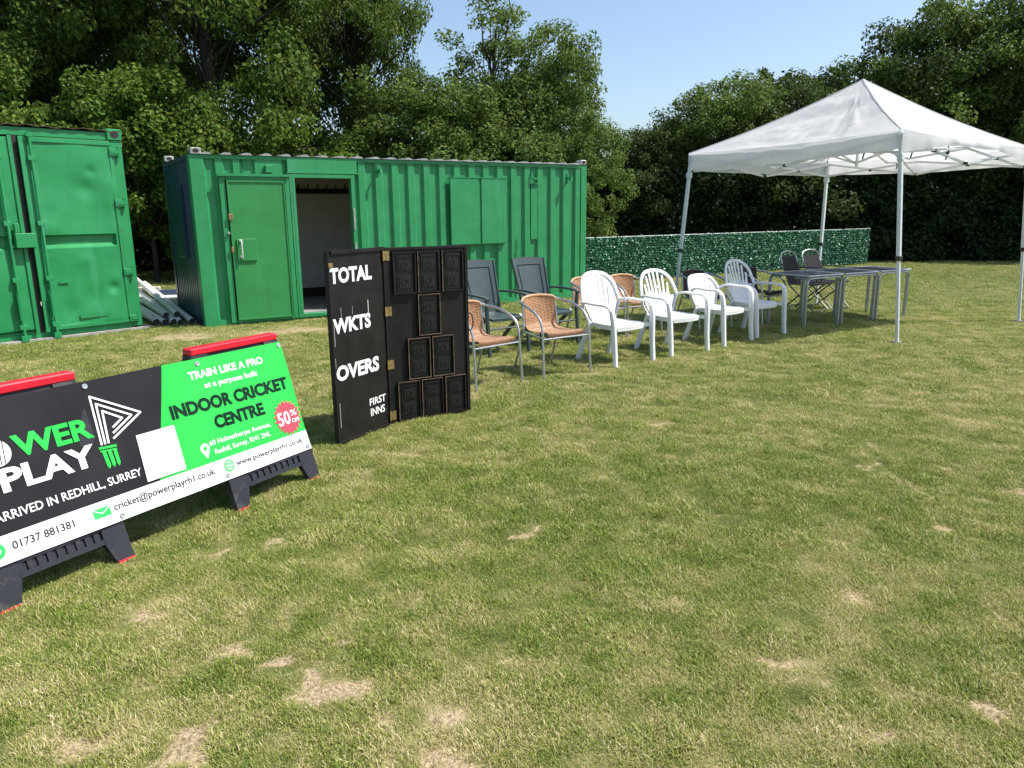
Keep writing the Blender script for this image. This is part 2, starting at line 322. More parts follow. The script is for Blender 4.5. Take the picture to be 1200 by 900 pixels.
def fields(x, y):
    wx = (fbm(x, y, 0.16, 11) - 0.5) * 0.30; wy = (fbm(x, y, 0.16, 21) - 0.5) * 0.30
    b = np.zeros_like(x); halo = np.zeros_like(x)
    for (px, py, r) in BARE:
        d = np.hypot((x + wx * 1.2 + (fbm(x, y, 0.07, 301) - .5) * .12 - px) / 1.35, (y + wy - py)) / r
        d = d / 0.8; b = np.maximum(b, np.clip(1.45 - d, 0, 0.95)); halo = np.maximum(halo, np.exp(-(d / 2.0) ** 2))
    n = fbm(x, y, 0.33, 31); n2 = fbm(x, y, 1.7, 41)
    b = np.maximum(b, np.clip((n * 0.72 + n2 * 0.28 - 0.66) * 5, 0, 1) * 0.6)
    b = np.maximum(b, np.clip((fbm(x, y, 0.16, 231) * 0.7 + n2 * 0.3 - 0.665) * 9, 0, 0.75) * np.clip((7 - y) / 3, 0.25, 1))
    b = b * np.clip(0.35 + 1.5 * fbm(x, y, 0.055, 241), 0, 1.15)
    b = b * np.clip(1.25 - 0.8 * np.exp(-((x - 1.5) ** 2 / 2.2 + (y - 3.9) ** 2 / 1.0)), 0, 1)
    dry = 0.58 * fbm(x, y, 0.10, 151) + 0.27 * fbm(x, y, 0.4, 51) + 0.15 * fbm(x, y, 2.8, 61) - 0.02 - 0.05 * np.clip((y - 7) / 6, 0, 1) - 0.10 * np.exp(-((x - 1.2) ** 2 / 2.5 + (y - 4.2) ** 2 / 1.6)) + 0.05 * np.exp(-((y - 1.9) ** 2) / 0.6)
    dry = np.clip((dry - 0.34) * 2.9 + 0.30 * halo, 0, 1)
    return np.clip(b, 0, 1), dry
def axis(a0, a1, step, far, n):
    core = np.arange(a0, a1 + 1e-6, step); g = np.geomspace(step, far, n)
    return np.concatenate([a0 - np.cumsum(g)[::-1], core, a1 + np.cumsum(g)])
gx = axis(-5.0, 6.0, 0.045, 90, 34); gy = axis(0.6, 9.0, 0.045, 90, 34)
GX, GY = np.meshgrid(gx, gy, indexing='ij'); GZ = (fbm(GX, GY, 0.5, 71) - 0.5) * 0.025 * np.clip(1 - (GY - 9) / 6, 0, 1) - 0.004
nx_, ny_ = GX.shape
me = bpy.data.meshes.new('lawn'); V = np.stack([GX, GY, GZ], -1).reshape(-1, 3)
ii = np.arange(nx_ * ny_).reshape(nx_, ny_); Fq = np.stack([ii[:-1, :-1], ii[1:, :-1], ii[1:, 1:], ii[:-1, 1:]], -1).reshape(-1, 4)
def fast_mesh(me, V, F, smooth=True):
    k = F.shape[1]; me.vertices.add(len(V)); me.vertices.foreach_set('co', np.asarray(V, np.float32).ravel())
    me.loops.add(F.size); me.loops.foreach_set('vertex_index', F.astype(np.int32).ravel())
    me.polygons.add(len(F)); me.polygons.foreach_set('loop_start', np.arange(0, F.size, k, dtype=np.int32))
    try: me.polygons.foreach_set('loop_total', np.full(len(F), k, dtype=np.int32))
    except Exception: pass
    me.polygons.foreach_set('use_smooth', [smooth] * len(F)); me.update(calc_edges=True)
fast_mesh(me, V, Fq)
b_, d_ = fields(V[:, 0], V[:, 1])
for nme, arr in (('bare', b_), ('dry', d_)):
    at_ = me.attributes.new(nme, 'FLOAT', 'POINT'); at_.data.foreach_set('value', arr.astype(np.float32))
def grass_nodes(name, inst):
    Mt = bpy.data.materials.new(name); Mt.use_nodes = True; t = Mt.node_tree; N = t.nodes; K = t.links; b = N['Principled BSDF']
    def at(n, ty):
        a = N.new('ShaderNodeAttribute'); a.attribute_name = n; a.attribute_type = ty; return a.outputs['Fac']
    ty = 'INSTANCER' if inst else 'GEOMETRY'
    dry = at('dry', ty); geo = N.new('ShaderNodeNewGeometry')
    def noise(sc, det=6):
        n = N.new('ShaderNodeTexNoise'); n.inputs['Scale'].default_value = sc; n.inputs['Detail'].default_value = det; K.new(geo.outputs['Position'], n.inputs['Vector']); return n.outputs['Fac']
    def mth(op, a, b_=None, cl=False):
        m_ = N.new('ShaderNodeMath'); m_.operation = op; m_.use_clamp = cl
        for i, q in enumerate((a, b_)):
            if q is None: continue
            if isinstance(q, (int, float)): m_.inputs[i].default_value = q
            else: K.new(q, m_.inputs[i])
        return m_.outputs[0]
    def ramp(f, stops):
        r = N.new('ShaderNodeValToRGB'); e = r.color_ramp.elements
        while len(e) < len(stops): e.new(0.5)
        for q, (ps, c) in zip(e, stops): q.position = ps; q.color = (*c, 1)
        K.new(f, r.inputs[0]); return r.outputs[0]
    def mix(f, a, c):
        m_ = N.new('ShaderNodeMix'); m_.data_type = 'RGBA'
        for i, q in ((0, f), (6, a), (7, c)):
            if isinstance(q, tuple): m_.inputs[i].default_value = (*q, 1)
            elif isinstance(q, float): m_.inputs[i].default_value = q
            else: K.new(q, m_.inputs[i])
        return m_.outputs[2]
    if inst:
        oi = N.new('ShaderNodeObjectInfo'); rnd = geo.outputs['Random Per Island']
        f = mth('ADD', mth('MULTIPLY', dry, 0.46), mth('MULTIPLY', mth('ADD', mth('MULTIPLY', mth('POWER', rnd, 1.8), 1.15), mth('SUBTRACT', mth('MULTIPLY', oi.outputs['Random'], 0.75), 0.20)), 0.62), True)
        col = ramp(f, [(0.0, (0.065, 0.145, 0.012)), (0.24, (0.165, 0.26, 0.026)), (0.50, (0.30, 0.34, 0.07)), (0.76, (0.44, 0.41, 0.15)), (1.0, (0.68, 0.58, 0.35))])
        K.new(col, b.inputs['Base Color']); b.inputs['Roughness'].default_value = 0.55; b.inputs['Specular IOR Level'].default_value = 0.3
        tr = N.new('ShaderNodeBsdfTranslucent'); K.new(col, tr.inputs[0]); ms = N.new('ShaderNodeMixShader'); ms.inputs[0].default_value = 0.3
        K.new(b.outputs[0], ms.inputs[1]); K.new(tr.outputs[0], ms.inputs[2]); K.new(ms.outputs[0], N['Material Output'].inputs[0])
    else:
        bare = at('bare', ty); f1 = noise(55, 8); f2 = noise(7, 5); f3 = noise(0.8, 4)
        f = mth('ADD', mth('MULTIPLY', dry, 0.6), mth('MULTIPLY', mth('ADD', mth('ADD', f1, mth('MULTIPLY', f2, 0.6)), mth('MULTIPLY', f3, 0.5)), 0.36), True)
        gc = ramp(f, [(0.25, (0.045, 0.062, 0.018)), (0.5, (0.10, 0.115, 0.035)), (0.74, (0.17, 0.175, 0.06)), (0.95, (0.30, 0.26, 0.13))])
        soil = ramp(noise(70, 8), [(0.3, (0.16, 0.115, 0.06)), (0.5, (0.36, 0.28, 0.17)), (0.7, (0.50, 0.41, 0.26))])
        bf = mth('MULTIPLY', mth('SUBTRACT', mth('ADD', bare, mth('MULTIPLY', noise(26, 8), 1.4)), 1.05), 3.5, True)
        col = mix(bf, gc, soil); K.new(col, b.inputs['Base Color']); b.inputs['Roughness'].default_value = 0.9; b.inputs['Specular IOR Level'].default_value = 0.15
        bp = N.new('ShaderNodeBump'); bp.inputs['Strength'].default_value = 0.8; bp.inputs['Distance'].default_value = 0.02
        K.new(mth('ADD', f1, mth('MULTIPLY', noise(160, 4), 0.6)), bp.inputs['Height']); K.new(bp.outputs[0], b.inputs['Normal'])
    return Mt
M['lawn'] = grass_nodes('lawn_ground', False); M['blade'] = grass_nodes('grass_blades', True)
me.materials.append(M['lawn']); lawn = bpy.data.objects.new('lawn', me); COL.objects.link(lawn); tag(lawn, 'dry mown grass field with worn earth patches', kind='structure')
# grass tufts
tc_ = bpy.data.collections.new('grass_tufts')
for k in range(8):
    r2 = random.Random(100 + k); vs = []; fs = []
    nb = 34
    for i in range(nb):
        a = r2.uniform(0, 6.283); rr = 0.05 * math.sqrt(r2.random()); bx, by = rr * math.cos(a), rr * math.sin(a)
        h = r2.uniform(0.008, 0.025) * (1.3 if r2.random() < .12 else 1); la = r2.uniform(0, 6.283); ln = h * r2.uniform(0.15, 1.2); w = r2.uniform(0.0009, 0.0018)
        dx, dy = math.cos(la), math.sin(la); sx, sy = -dy * w, dx * w
        if r2.random() < .18: h *= 0.35; ln = 0.03 * r2.uniform(.6, 1.4)   # lying straw
        o = len(vs)
        vs += [(bx - sx, by - sy, 0), (bx + sx, by + sy, 0), (bx + dx * ln * .35 - sx * .8, by + dy * ln * .35 - sy * .8, h * .62), (bx + dx * ln * .35 + sx * .8, by + dy * ln * .35 + sy * .8, h * .62), (bx + dx * ln, by + dy * ln, h)]
        fs += [(o, o + 1, o + 3, o + 2), (o + 2, o + 3, o + 4)]
    mb = MB(); mb.add(vs, fs); tm = mb.mesh('grass_tuft', M['blade']); to = bpy.data.objects.new('grass_tuft', tm); tc_.objects.link(to)
def in_frustum(n, y0, y1, seed):
    r = np.random.default_rng(seed); y = np.sqrt(r.random(n) * (y1 ** 2 - y0 ** 2) + y0 ** 2); x = (r.random(n) * 2 - 1) * (y * 0.80 + 2.6); return x, y
XS, YS, SC = [], [], []
for (n, y0, y1, s0, sd_) in ((95000, 0.6, 3.4, 0.85, 1), (90000, 3.4, 6.0, 1.0, 2), (90000, 6.0, 12.0, 1.2, 3), (40000, 12.0, 24.0, 1.7, 4)):
    x, y = in_frustum(n, y0, y1, sd_); XS.append(x); YS.append(y); SC.append(np.full(n, s0))
x = np.concatenate(XS); y = np.concatenate(YS); sc = np.concatenate(SC)
b_, d_ = fields(x, y); r = rng.random(len(x))
clump = fbm(x, y, 0.14, 81)
def inbox(x, y, cx, cy, ang, hx, hy):
    c, s_ = math.cos(ang), math.sin(ang); u = (x - cx) * c + (y - cy) * s_; v = -(x - cx) * s_ + (y - cy) * c; return (np.abs(u) < hx) & (np.abs(v) < hy)
keep = (b_ < 0.25 + 0.8 * r ** 1.6)
keep &= ~inbox(x, y, -4.40 + math.cos(R(31.78)) * 3.417 - math.sin(R(31.78)) * 1.22, 10.72 + math.sin(R(31.78)) * 3.417 + math.cos(R(31.78)) * 1.22, R(31.78), 3.40, 1.20)
x, y, sc, b_, d_, clump = [q[keep] for q in (x, y, sc, b_, d_, clump)]
sc = sc * (0.25 + 1.5 * clump ** 1.3) * (1 - 0.45 * b_) * (0.8 + 0.4 * rng.random(len(x)))
gm = bpy.data.meshes.new('grass'); gm.vertices.add(len(x)); gm.vertices.foreach_set('co', np.stack([x, y, (fbm(x, y, 0.5, 71) - 0.5) * 0.025 * np.clip(1 - (y - 9) / 6, 0, 1) - 0.006], -1).astype(np.float32).ravel())
for nme, arr in (('dry', np.clip(d_ + 0.35 * b_, 0, 1)), ('sc', sc)):
    at_ = gm.attributes.new(nme, 'FLOAT', 'POINT'); at_.data.foreach_set('value', arr.astype(np.float32))
at_ = gm.attributes.new('idx', 'INT', 'POINT'); at_.data.foreach_set('value', rng.integers(0, 8, len(x)).astype(np.int32))
at_ = gm.attributes.new('rot', 'FLOAT_VECTOR', 'POINT'); rv = np.zeros((len(x), 3), np.float32); rv[:, 2] = rng.random(len(x)) * 6.283; rv[:, :2] = (rng.random((len(x), 2)) - .5) * .3; at_.data.foreach_set('vector', rv.ravel())
go = bpy.data.objects.new('grass', gm); COL.objects.link(go); tag(go, 'short patchy green and straw coloured grass blades', kind='stuff')
ng = bpy.data.node_groups.new('grass_scatter', 'GeometryNodeTree'); ng.interface.new_socket('Geometry', in_out='INPUT', socket_type='NodeSocketGeometry'); ng.interface.new_socket('Geometry', in_out='OUTPUT', socket_type='NodeSocketGeometry')
gi = ng.nodes.new('NodeGroupInput'); gO = ng.nodes.new('NodeGroupOutput'); ip = ng.nodes.new('GeometryNodeInstanceOnPoints'); ci = ng.nodes.new('GeometryNodeCollectionInfo')
ci.inputs['Collection'].default_value = tc_; ci.inputs['Separate Children'].default_value = True; ci.inputs['Reset Children'].default_value = True
def nattr(n, ty):
    a = ng.nodes.new('GeometryNodeInputNamedAttribute'); a.data_type = ty; a.inputs[0].default_value = n; return a.outputs[0]
ng.links.new(gi.outputs[0], ip.inputs['Points']); ng.links.new(ci.outputs[0], ip.inputs['Instance']); ip.inputs['Pick Instance'].default_value = True
ng.links.new(nattr('idx', 'INT'), ip.inputs['Instance Index']); ng.links.new(nattr('rot', 'FLOAT_VECTOR'), ip.inputs['Rotation']); ng.links.new(nattr('sc', 'FLOAT'), ip.inputs['Scale'])
ng.links.new(ip.outputs[0], gO.inputs[0]); md = go.modifiers.new('scatter', 'NODES'); md.node_group = ng

# ------------------------------------------------------------------ trees
def leaves(centers, radii, counts, size, seed, flat=0.75, up=0.5):
    r = np.random.default_rng(seed); c = np.repeat(centers, counts, 0); rd = np.repeat(radii, counts); n = len(c)
    d = r.normal(size=(n, 3)); d /= np.linalg.norm(d, axis=1)[:, None]; rr = r.random(n) ** 0.45
    P = c + d * (rr * rd)[:, None] * np.array([1, 1, flat])
    nrm = d * 0.6 + r.normal(size=(n, 3)) * 0.55 + np.array([0, 0, up]); nrm /= np.linalg.norm(nrm, axis=1)[:, None]
    t = np.cross(nrm, r.normal(size=(n, 3))); t /= np.linalg.norm(t, axis=1)[:, None]; bi = np.cross(nrm, t)
    s = size * (0.6 + 0.8 * r.random(n))[:, None]
    v0 = P - t * s * .5; v1 = P + bi * s * .32 + nrm * s * .1; v2 = P + t * s * .5 - nrm * s * .06; v3 = P - bi * s * .32 + nrm * s * .1
    V = np.stack([v0, v1, v2, v3], 1).reshape(-1, 3); k = np.arange(n)[:, None] * 4
    F = np.concatenate([k + np.array([[0, 1, 2]]), k + np.array([[0, 2, 3]])], 1).reshape(-1, 3)
    return V, F
def crown_mesh(name, seed, h, rad, base, nclump, per, lsize, crad, mat_, top=1.0, skirt=0.0, spiky=0.0):
    r = np.random.default_rng(seed); C = []; Rr = []
    lobes = [(r.normal(size=3), r.uniform(.15, .35)) for _ in range(7)]
    H2 = (h - base) / 2; cz = base + H2
    for i in range(nclump):
        d = r.normal(size=3); d /= np.linalg.norm(d); q = r.random() ** 0.42
        e = 0.82 + sum(a * max(0, np.dot(d, l / np.linalg.norm(l))) ** 3 for l, a in lobes) - 0.1 * r.random()
        pz = d[2] * q * e; wid = 1.0
        if pz > 0: wid = 1 - 0.35 * pz * top
        x, y, z = d[0] * q * e * rad * wid, d[1] * q * e * rad * wid, cz + pz * H2
        if skirt and z < cz: x *= 1 + skirt * .2; y *= 1 + skirt * .2
        z += spiky * max(0, r.normal()) * (1 if pz > .3 else 0)
        if SHOW and abs(x) < .42 and y < .2 and 3.7 < z < 5.9: continue
        C.append((x, y, z)); Rr.append(crad * r.uniform(0.55, 1.25))
    C = np.array(C); Rr = np.array(Rr); cnt = np.maximum(20, (per * (Rr / crad) ** 2)).astype(int)
    V, F = leaves(C, Rr, cnt, lsize, seed + 1)
    mh = bpy.data.meshes.new(name); fast_mesh(mh, V, F, False); mh.materials.append(mat_); return mh, C
def trunk_mesh(name, seed, h, r0, C, nl, lean=0.0):
    r = random.Random(seed); mb = MB(); pts = []
    x = y = 0.0
    for i in range(9):
        t = i / 8; pts.append((x, y, h * t - 0.1)); x += r.uniform(-.09, .09) * h * .12 + lean * .1; y += r.uniform(-.09, .09) * h * .12
    mb.tube(curve_pts(pts, 3), [r0 * (1.25 if i == 0 else 1) * (1 - .72 * i / 24) for i in range(25)], 9)
    idx = list(range(len(C))); r.shuffle(idx)
    for k in idx[:nl]:
        c = Vector(C[k]); t = min(.92, max(.2, (c.z - 1.2 - r.uniform(0, 1.5)) / h)); j = t * 8; i = int(j); a = Vector(pts[i]).lerp(Vector(pts[min(i + 1, 8)]), j - i)
        mid = a.lerp(c, .5) + Vector((r.uniform(-.3, .3), r.uniform(-.3, .3), r.uniform(-.1, .4)))
        rr = r0 * r.uniform(.14, .30) * (1 - .4 * t)
        P = curve_pts([a, a.lerp(mid, .5) + Vector((0, 0, .1)), mid, mid.lerp(c, .6), c], 3); n = len(P)
        mb.tube(P, [rr * (1 - .85 * q / (n - 1)) + .006 for q in range(n)], 5)
    return mb.mesh(name, M['bark'], True)
def make_kind(kname, seed, h, rad, base, ncl, per, ls, cr, matn, r0, nl, **kw):
    global SHOW; SHOW = kw.pop('show', False)
    cm, C = crown_mesh(kname + '_crown', seed, h, rad, base, ncl, per, ls, cr, M[matn], **kw); tm = trunk_mesh(kname + '_trunk', seed, h * .9, r0, C, nl)
    return (kname, cm, tm)
K_ = {
 'oakA': make_kind('oak_tree', 11, 13.0, 4.6, 2.9, 170, 330, 0.135, 0.75, 'leaf_oak', .30, 90, top=.3),
 'oakB': make_kind('oak_tree', 23, 12.0, 4.2, 3.4, 130, 330, 0.135, 0.75, 'leaf_oak', .25, 80, top=.4),
 'oakC': make_kind('oak_tree', 37, 13.0, 4.4, 2.9, 170, 330, 0.135, 0.75, 'leaf_oak', .27, 50, top=.3, show=True),
 'midA': make_kind('bushy_tree', 31, 7.2, 3.0, 0.8, 170, 260, 0.115, 0.56, 'leaf_mid', .16, 50, skirt=.6, spiky=.3),
 'midB': make_kind('bushy_tree', 47, 6.6, 2.9, 0.5, 170, 260, 0.115, 0.56, 'leaf_mid', .15, 50, skirt=.6, spiky=.2),
 'wispy': make_kind('birch_tree', 53, 7.8, 2.3, 1.2, 120, 150, 0.10, 0.45, 'leaf_mid', .12, 90, top=1.2, spiky=.6),
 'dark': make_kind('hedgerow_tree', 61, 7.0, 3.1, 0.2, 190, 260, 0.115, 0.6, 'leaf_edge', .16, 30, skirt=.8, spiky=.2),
 'hazel': make_kind('hazel_tree', 77, 4.9, 1.9, 2.35, 85, 260, 0.11, 0.45, 'leaf_lime', .07, 40, skirt=.3, spiky=.25),
 'lime': make_kind('hazel_bush', 71, 3.6, 1.9, 0.1, 85, 260, 0.11, 0.45, 'leaf_lime', .06, 25, skirt=.8, spiky=.25),
}
def plant(kind, px, Y, label, cat='tree', sc=(1, 1, 1), rz=0.0, group=None):
    kname, cm, tm = K_[kind]; X = (px - 600) / 880 * (Y * 1.0 + 0.0) * 0.985
    t = thing(kname, label, cat, (X, Y, 0), rz, group); t.scale = sc
    for n, me_ in (('trunk', tm), ('crown', cm)):
        o = bpy.data.objects.new(n, me_); COL.objects.link(o); o.parent = t
    return t
OAK = [('oakA', 0, 20.5, (.8, .8, .95), 2.0, 'tall oak at the left edge rising behind the double door container'),
 ('oakC', 84, 22.5, (.8, .8, 1.05), 0.15, 'tall oak with dark trunk above the roof corner of the left container'),
 ('oakC', 116, 23.0, (.62, .62, 1.0), -.2, 'oak whose thin dark trunk stands beside the twin trunk over the left container'),
 ('oakC', 258, 21.0, (.9, .9, 1.05), 0.0, 'tall oak with thick bare trunk above the left end of the green cabin'),
 ('oakB', 350, 24.5, (.8, .8, 1.02), 4.1, 'tall oak right of the sky gap above the open cabin door'),
 ('oakA', 425, 23.5, (.58, .58, .90), 5.2, 'tall oak with rounded outer edge against the sky above the cabin'),
 ('oakA', 185, 27.5, (1, 1, .95), 4.4, 'far oak seen between the nearer oaks above the gap between the containers'),
 ('oakB', 45, 26.5, (1, 1, 1), 2.2, 'far oak behind the twin dark trunks over the left container'),
 ('oakA', -120, 21, (1, 1, 1), 3.3, 'oak beyond the left edge behind the double door container')]
for k, px, Y, s_, rz, lb in OAK: plant(k, px, Y, lb, 'tree', s_, rz, 'tall oaks behind the containers')
MID = [('midA', 500, 22.5, (.85, .85, .72), 0.4, 'bushy green tree just behind the oaks above the middle of the cabin'),
 ('wispy', 585, 23.5, (1.05, 1.05, .98), 1.2, 'tree with wispy uneven top against the sky above the green shutters'),
 ('midB', 560, 22, (.9, .9, .85), 2.4, 'lower bushy tree in front of the wispy topped tree'),
 ('midA', 640, 23, (.66, .66, .90), 3.0, 'bushy tree with pointed top above the right half of the cabin'),
 ('midB', 676, 21.5, (.55, .55, .68), 4.4, 'low pale bush tree at the right end of the cabin roof beside the sky gap')]
for k, px, Y, s_, rz, lb in MID: plant(k, px, Y, lb, 'tree', s_, rz, 'bushy trees behind the cabin')
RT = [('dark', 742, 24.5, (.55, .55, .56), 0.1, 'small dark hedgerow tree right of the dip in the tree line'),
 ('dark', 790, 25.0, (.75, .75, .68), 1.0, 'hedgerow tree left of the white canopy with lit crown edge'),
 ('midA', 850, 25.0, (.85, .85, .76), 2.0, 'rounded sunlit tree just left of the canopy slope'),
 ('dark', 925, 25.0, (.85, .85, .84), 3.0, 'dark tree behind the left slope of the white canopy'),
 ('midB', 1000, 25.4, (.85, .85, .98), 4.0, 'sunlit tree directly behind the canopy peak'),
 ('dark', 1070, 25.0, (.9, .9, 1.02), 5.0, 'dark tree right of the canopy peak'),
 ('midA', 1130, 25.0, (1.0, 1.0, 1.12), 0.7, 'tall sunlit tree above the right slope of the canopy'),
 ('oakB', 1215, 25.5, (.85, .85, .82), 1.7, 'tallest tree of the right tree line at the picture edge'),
 ('dark', 1290, 24.0, (1.1, 1.1, 1.3), 2.7, 'unseen dark hedgerow tree added past the right edge to shade the hedge'),
 ('oakA', 1400, 25.0, (.9, .9, .85), 3.7, 'unseen oak added beyond the right edge to shade the hedge'),]  # last two trees are out of view, added to shade the hedge
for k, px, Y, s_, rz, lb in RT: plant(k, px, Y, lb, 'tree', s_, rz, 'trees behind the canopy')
LIME = [(182, 18.2, (1, 1, .98), 0.0, 'yellow green hazel above the gap between the two containers'), (105, 18.5, (.9, .9, .95), 1.4, 'leafy bush behind the right corner of the left container'),
 (252, 18.6, (.9, .9, 1.0), 2.8, 'bright bush above the left corner of the cabin roof'), (308, 19.8, (1, 1, 1.22), 4.0, 'leafy bush above the open doorway of the cabin'),
 (400, 20.5, (1.1, 1.1, .8), 5.1, 'bush behind the roof between the doorway and the shutters'), (545, 20.3, (.7, .7, .85), 2.0, 'small yellow green bush peeping over the roof left of the shutters'),
 (30, 17.5, (1, 1, 1.15), 3.4, 'bush at the left edge behind the double door container')]
for i, (px, Y, s_, rz, lb) in enumerate(LIME): plant('hazel' if i == 0 else 'lime', px, Y, lb, 'tree' if i == 0 else 'bush', s_, rz, 'bushes behind the containers')
def leafy_row(name, x0, y0, x1, y1, hgt, dep, ncl, per, seed, m_, label, cat=None, kind=None):
    r = np.random.default_rng(seed); t = r.random(ncl); hh = hgt * (0.85 + 0.3 * vnoise(t * 60, t * 0, 3.0, seed))
    P = np.stack([x0 + (x1 - x0) * t + r.normal(0, .3, ncl), y0 + (y1 - y0) * t + r.uniform(-dep, dep, ncl), r.random(ncl) ** .85 * hh], 1)
    V, F = leaves(P, np.full(ncl, .5), np.full(ncl, per), 0.125, seed + 1)
    me_ = bpy.data.meshes.new(name); fast_mesh(me_, V, F, False); me_.materials.append(M[m_]); o = bpy.data.objects.new(name, me_); COL.objects.link(o); tag(o, label, cat, None, kind)
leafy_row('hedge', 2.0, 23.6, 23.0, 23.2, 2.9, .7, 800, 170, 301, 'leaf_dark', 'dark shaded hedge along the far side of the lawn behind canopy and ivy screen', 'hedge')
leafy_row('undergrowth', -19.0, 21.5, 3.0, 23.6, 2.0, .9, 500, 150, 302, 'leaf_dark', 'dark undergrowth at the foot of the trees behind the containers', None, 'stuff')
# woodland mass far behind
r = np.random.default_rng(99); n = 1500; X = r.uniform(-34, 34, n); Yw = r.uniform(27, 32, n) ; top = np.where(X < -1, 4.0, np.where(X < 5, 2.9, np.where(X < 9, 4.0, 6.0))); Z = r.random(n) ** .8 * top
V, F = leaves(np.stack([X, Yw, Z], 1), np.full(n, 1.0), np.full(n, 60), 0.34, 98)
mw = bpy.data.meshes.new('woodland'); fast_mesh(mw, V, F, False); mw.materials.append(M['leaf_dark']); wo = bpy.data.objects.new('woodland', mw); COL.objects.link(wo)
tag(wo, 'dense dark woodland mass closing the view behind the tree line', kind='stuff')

# ------------------------------------------------------------------ green cabin (site container)
CL, CH, CD = 6.83, 2.40, 2.44
cab = thing('green_cabin', 'long green ribbed steel site cabin with one closed door and one open doorway', 'cabin', (-4.40, 10.72, 0), R(31.78))
G_ = M['green']
def corrugated(mb, edges, z0, z1, yp=0.0, yr=0.038, x_end=None, slope=0.030, thick=0.004):
    """edges = list of (start,end) of proud bands; recess between them"""
    prof = []
    for (a, b_) in edges: prof += [(a - slope, yr), (a, yp), (b_, yp), (b_ + slope, yr)]
    out = [prof[0]]
    for q in prof[1:]:
        if q[0] > out[-1][0] + 1e-4: out.append(q)
    vs = []; fs = []
    for x_, y_ in out: vs += [(x_, y_, z0), (x_, y_, z1)]
    for i in range(len(out) - 1): fs.append((2 * i, 2 * i + 2, 2 * i + 3, 2 * i + 1))
    mb.add(vs, fs); return out
bands_r = [(2.43 + .277 * i, 2.43 + .277 * i + .105) for i in range(16)]
mb = MB(); corrugated(mb, [(2.33, 2.34)] + bands_r + [(6.78, 6.80)], .09, 2.345); mb.build('front_panel', G_, cab, recalc=False)
mb = MB(); corrugated(mb, [(0.17, .19), (.34, .44), (.58, .69)], .09, 2.345); corrugated(mb, [(.67, .69), (.88, 1.26), (1.36, 1.40)], 2.14, 2.345); mb.b2(.72, 1.40, .039, .043, .09, 2.345)
mb.build('front_panel', G_, cab, recalc=False)
# posts, rails
for (x0, x1) in ((0, .19), (6.70, 6.83)):
    mb = MB(); mb.b2(x0, x1, -.012, .16, .0, 2.40, ch=.006); mb.build('corner_post', G_, cab)
mb = MB(); mb.b2(.19, 6.70, -.004, .07, .0, .092); mb.build('bottom_rail', G_, cab)
mb = MB(); mb.b2(.19, 6.70, -.008, .06, 2.345, 2.398); mb.build('top_rail', G_, cab)
# end wall (left), back, right
mb = MB(); prof = []
xs = .16; k = 0
while xs < CD - .16:
    prof += [(xs, .035), (xs + .06, .035), (xs + .08, 0), (xs + .15, 0), (xs + .17, .035)]; xs += .17; k += 1
pr = []
for q in prof:
    if not pr or q[0] > pr[-1][0] + 1e-4: pr.append(q)
vs = []; fs = []
for y_, x_ in pr: vs += [(x_ + .01, y_, .1), (x_ + .01, y_, 2.34)]
fs = [(2 * i, 2 * i + 1, 2 * i + 3, 2 * i + 2) for i in range(len(pr) - 1)]
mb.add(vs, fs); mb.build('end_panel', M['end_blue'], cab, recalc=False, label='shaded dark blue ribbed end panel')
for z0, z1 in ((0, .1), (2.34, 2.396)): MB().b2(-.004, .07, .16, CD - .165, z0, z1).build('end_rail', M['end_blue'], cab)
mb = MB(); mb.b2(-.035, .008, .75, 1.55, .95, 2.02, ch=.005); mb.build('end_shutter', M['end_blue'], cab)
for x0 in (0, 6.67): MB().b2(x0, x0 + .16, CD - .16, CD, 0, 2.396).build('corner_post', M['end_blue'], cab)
MB().b2(.16, 6.67, CD - .04, CD - .01, 0, 2.39).build('rear_panel', G_, cab); MB().b2(6.78, 6.82, .16, CD - .16, 0, 2.39).build('end_panel', G_, cab)
# roof: corrugated galvanised sheet with rib ends
mb = MB(); prof = []
xs = .03
while xs < CL - .16:
    prof += [(xs, 2.402), (xs + .115, 2.402)]
    for a in range(7): prof.append((xs + .12 + .035 * 0 + .145 * a / 6, 2.402 + .030 * math.sin(math.pi * (a / 6)) ** .6 if 0 < a < 6 else 2.4025))
    xs += .277
vs = []; fs = []
for x_, z_ in prof: vs += [(x_, -.035, z_), (x_, CD + .03, z_ + .02)]
fs = [(2 * i, 2 * i + 2, 2 * i + 3, 2 * i + 1) for i in range(len(prof) - 1)]
mb.add(vs, fs)
z0_ = 2.4; o = len(mb.v)   # closed rib ends
for i in range(0, len(prof) - 8, 9):
    seg = prof[i + 2:i + 9]; mb.add([(x_, -.035, z_) for x_, z_ in seg] + [(x_, -.035, 2.40) for x_, z_ in seg], [(j, j + 1, j + 8, j + 7) for j in range(6)])
mb.build('roof_sheet', M['roof_grey'], cab, recalc=False)
mb = MB(); mb.b2(0, CL, -.02, CD, 2.3985, 2.4005); mb.build('roof_edge', M['rust'], cab)
def casting(parent, x0, y0, z0, w, d, h, m_):
    mb = MB(); mb.b2(x0, x0 + w, y0, y0 + d, z0, z0 + h, ch=.008)
    o = mb.build('corner_casting', m_, parent)
    mb = MB(); n = 14; cx, cz = x0 + w / 2, z0 + h / 2
    mb.add([(cx + w * .30 * math.cos(2 * math.pi * i / n), y0 - .002, cz + h * .34 * math.sin(2 * math.pi * i / n)) for i in range(n)], [tuple(range(n))]); mb.build('casting_hole', M['black_gap'], o)  # flat black disc puts the hole's shade into the colour
casting(cab, .03, -.01, 2.401, .14, .14, .085, M['zinc']); casting(cab, 6.69, -.01, 2.401, .13, .14, .085, M['zinc']); casting(cab, .02, CD - .15, 2.43, .14, .14, .085, M['zinc'])
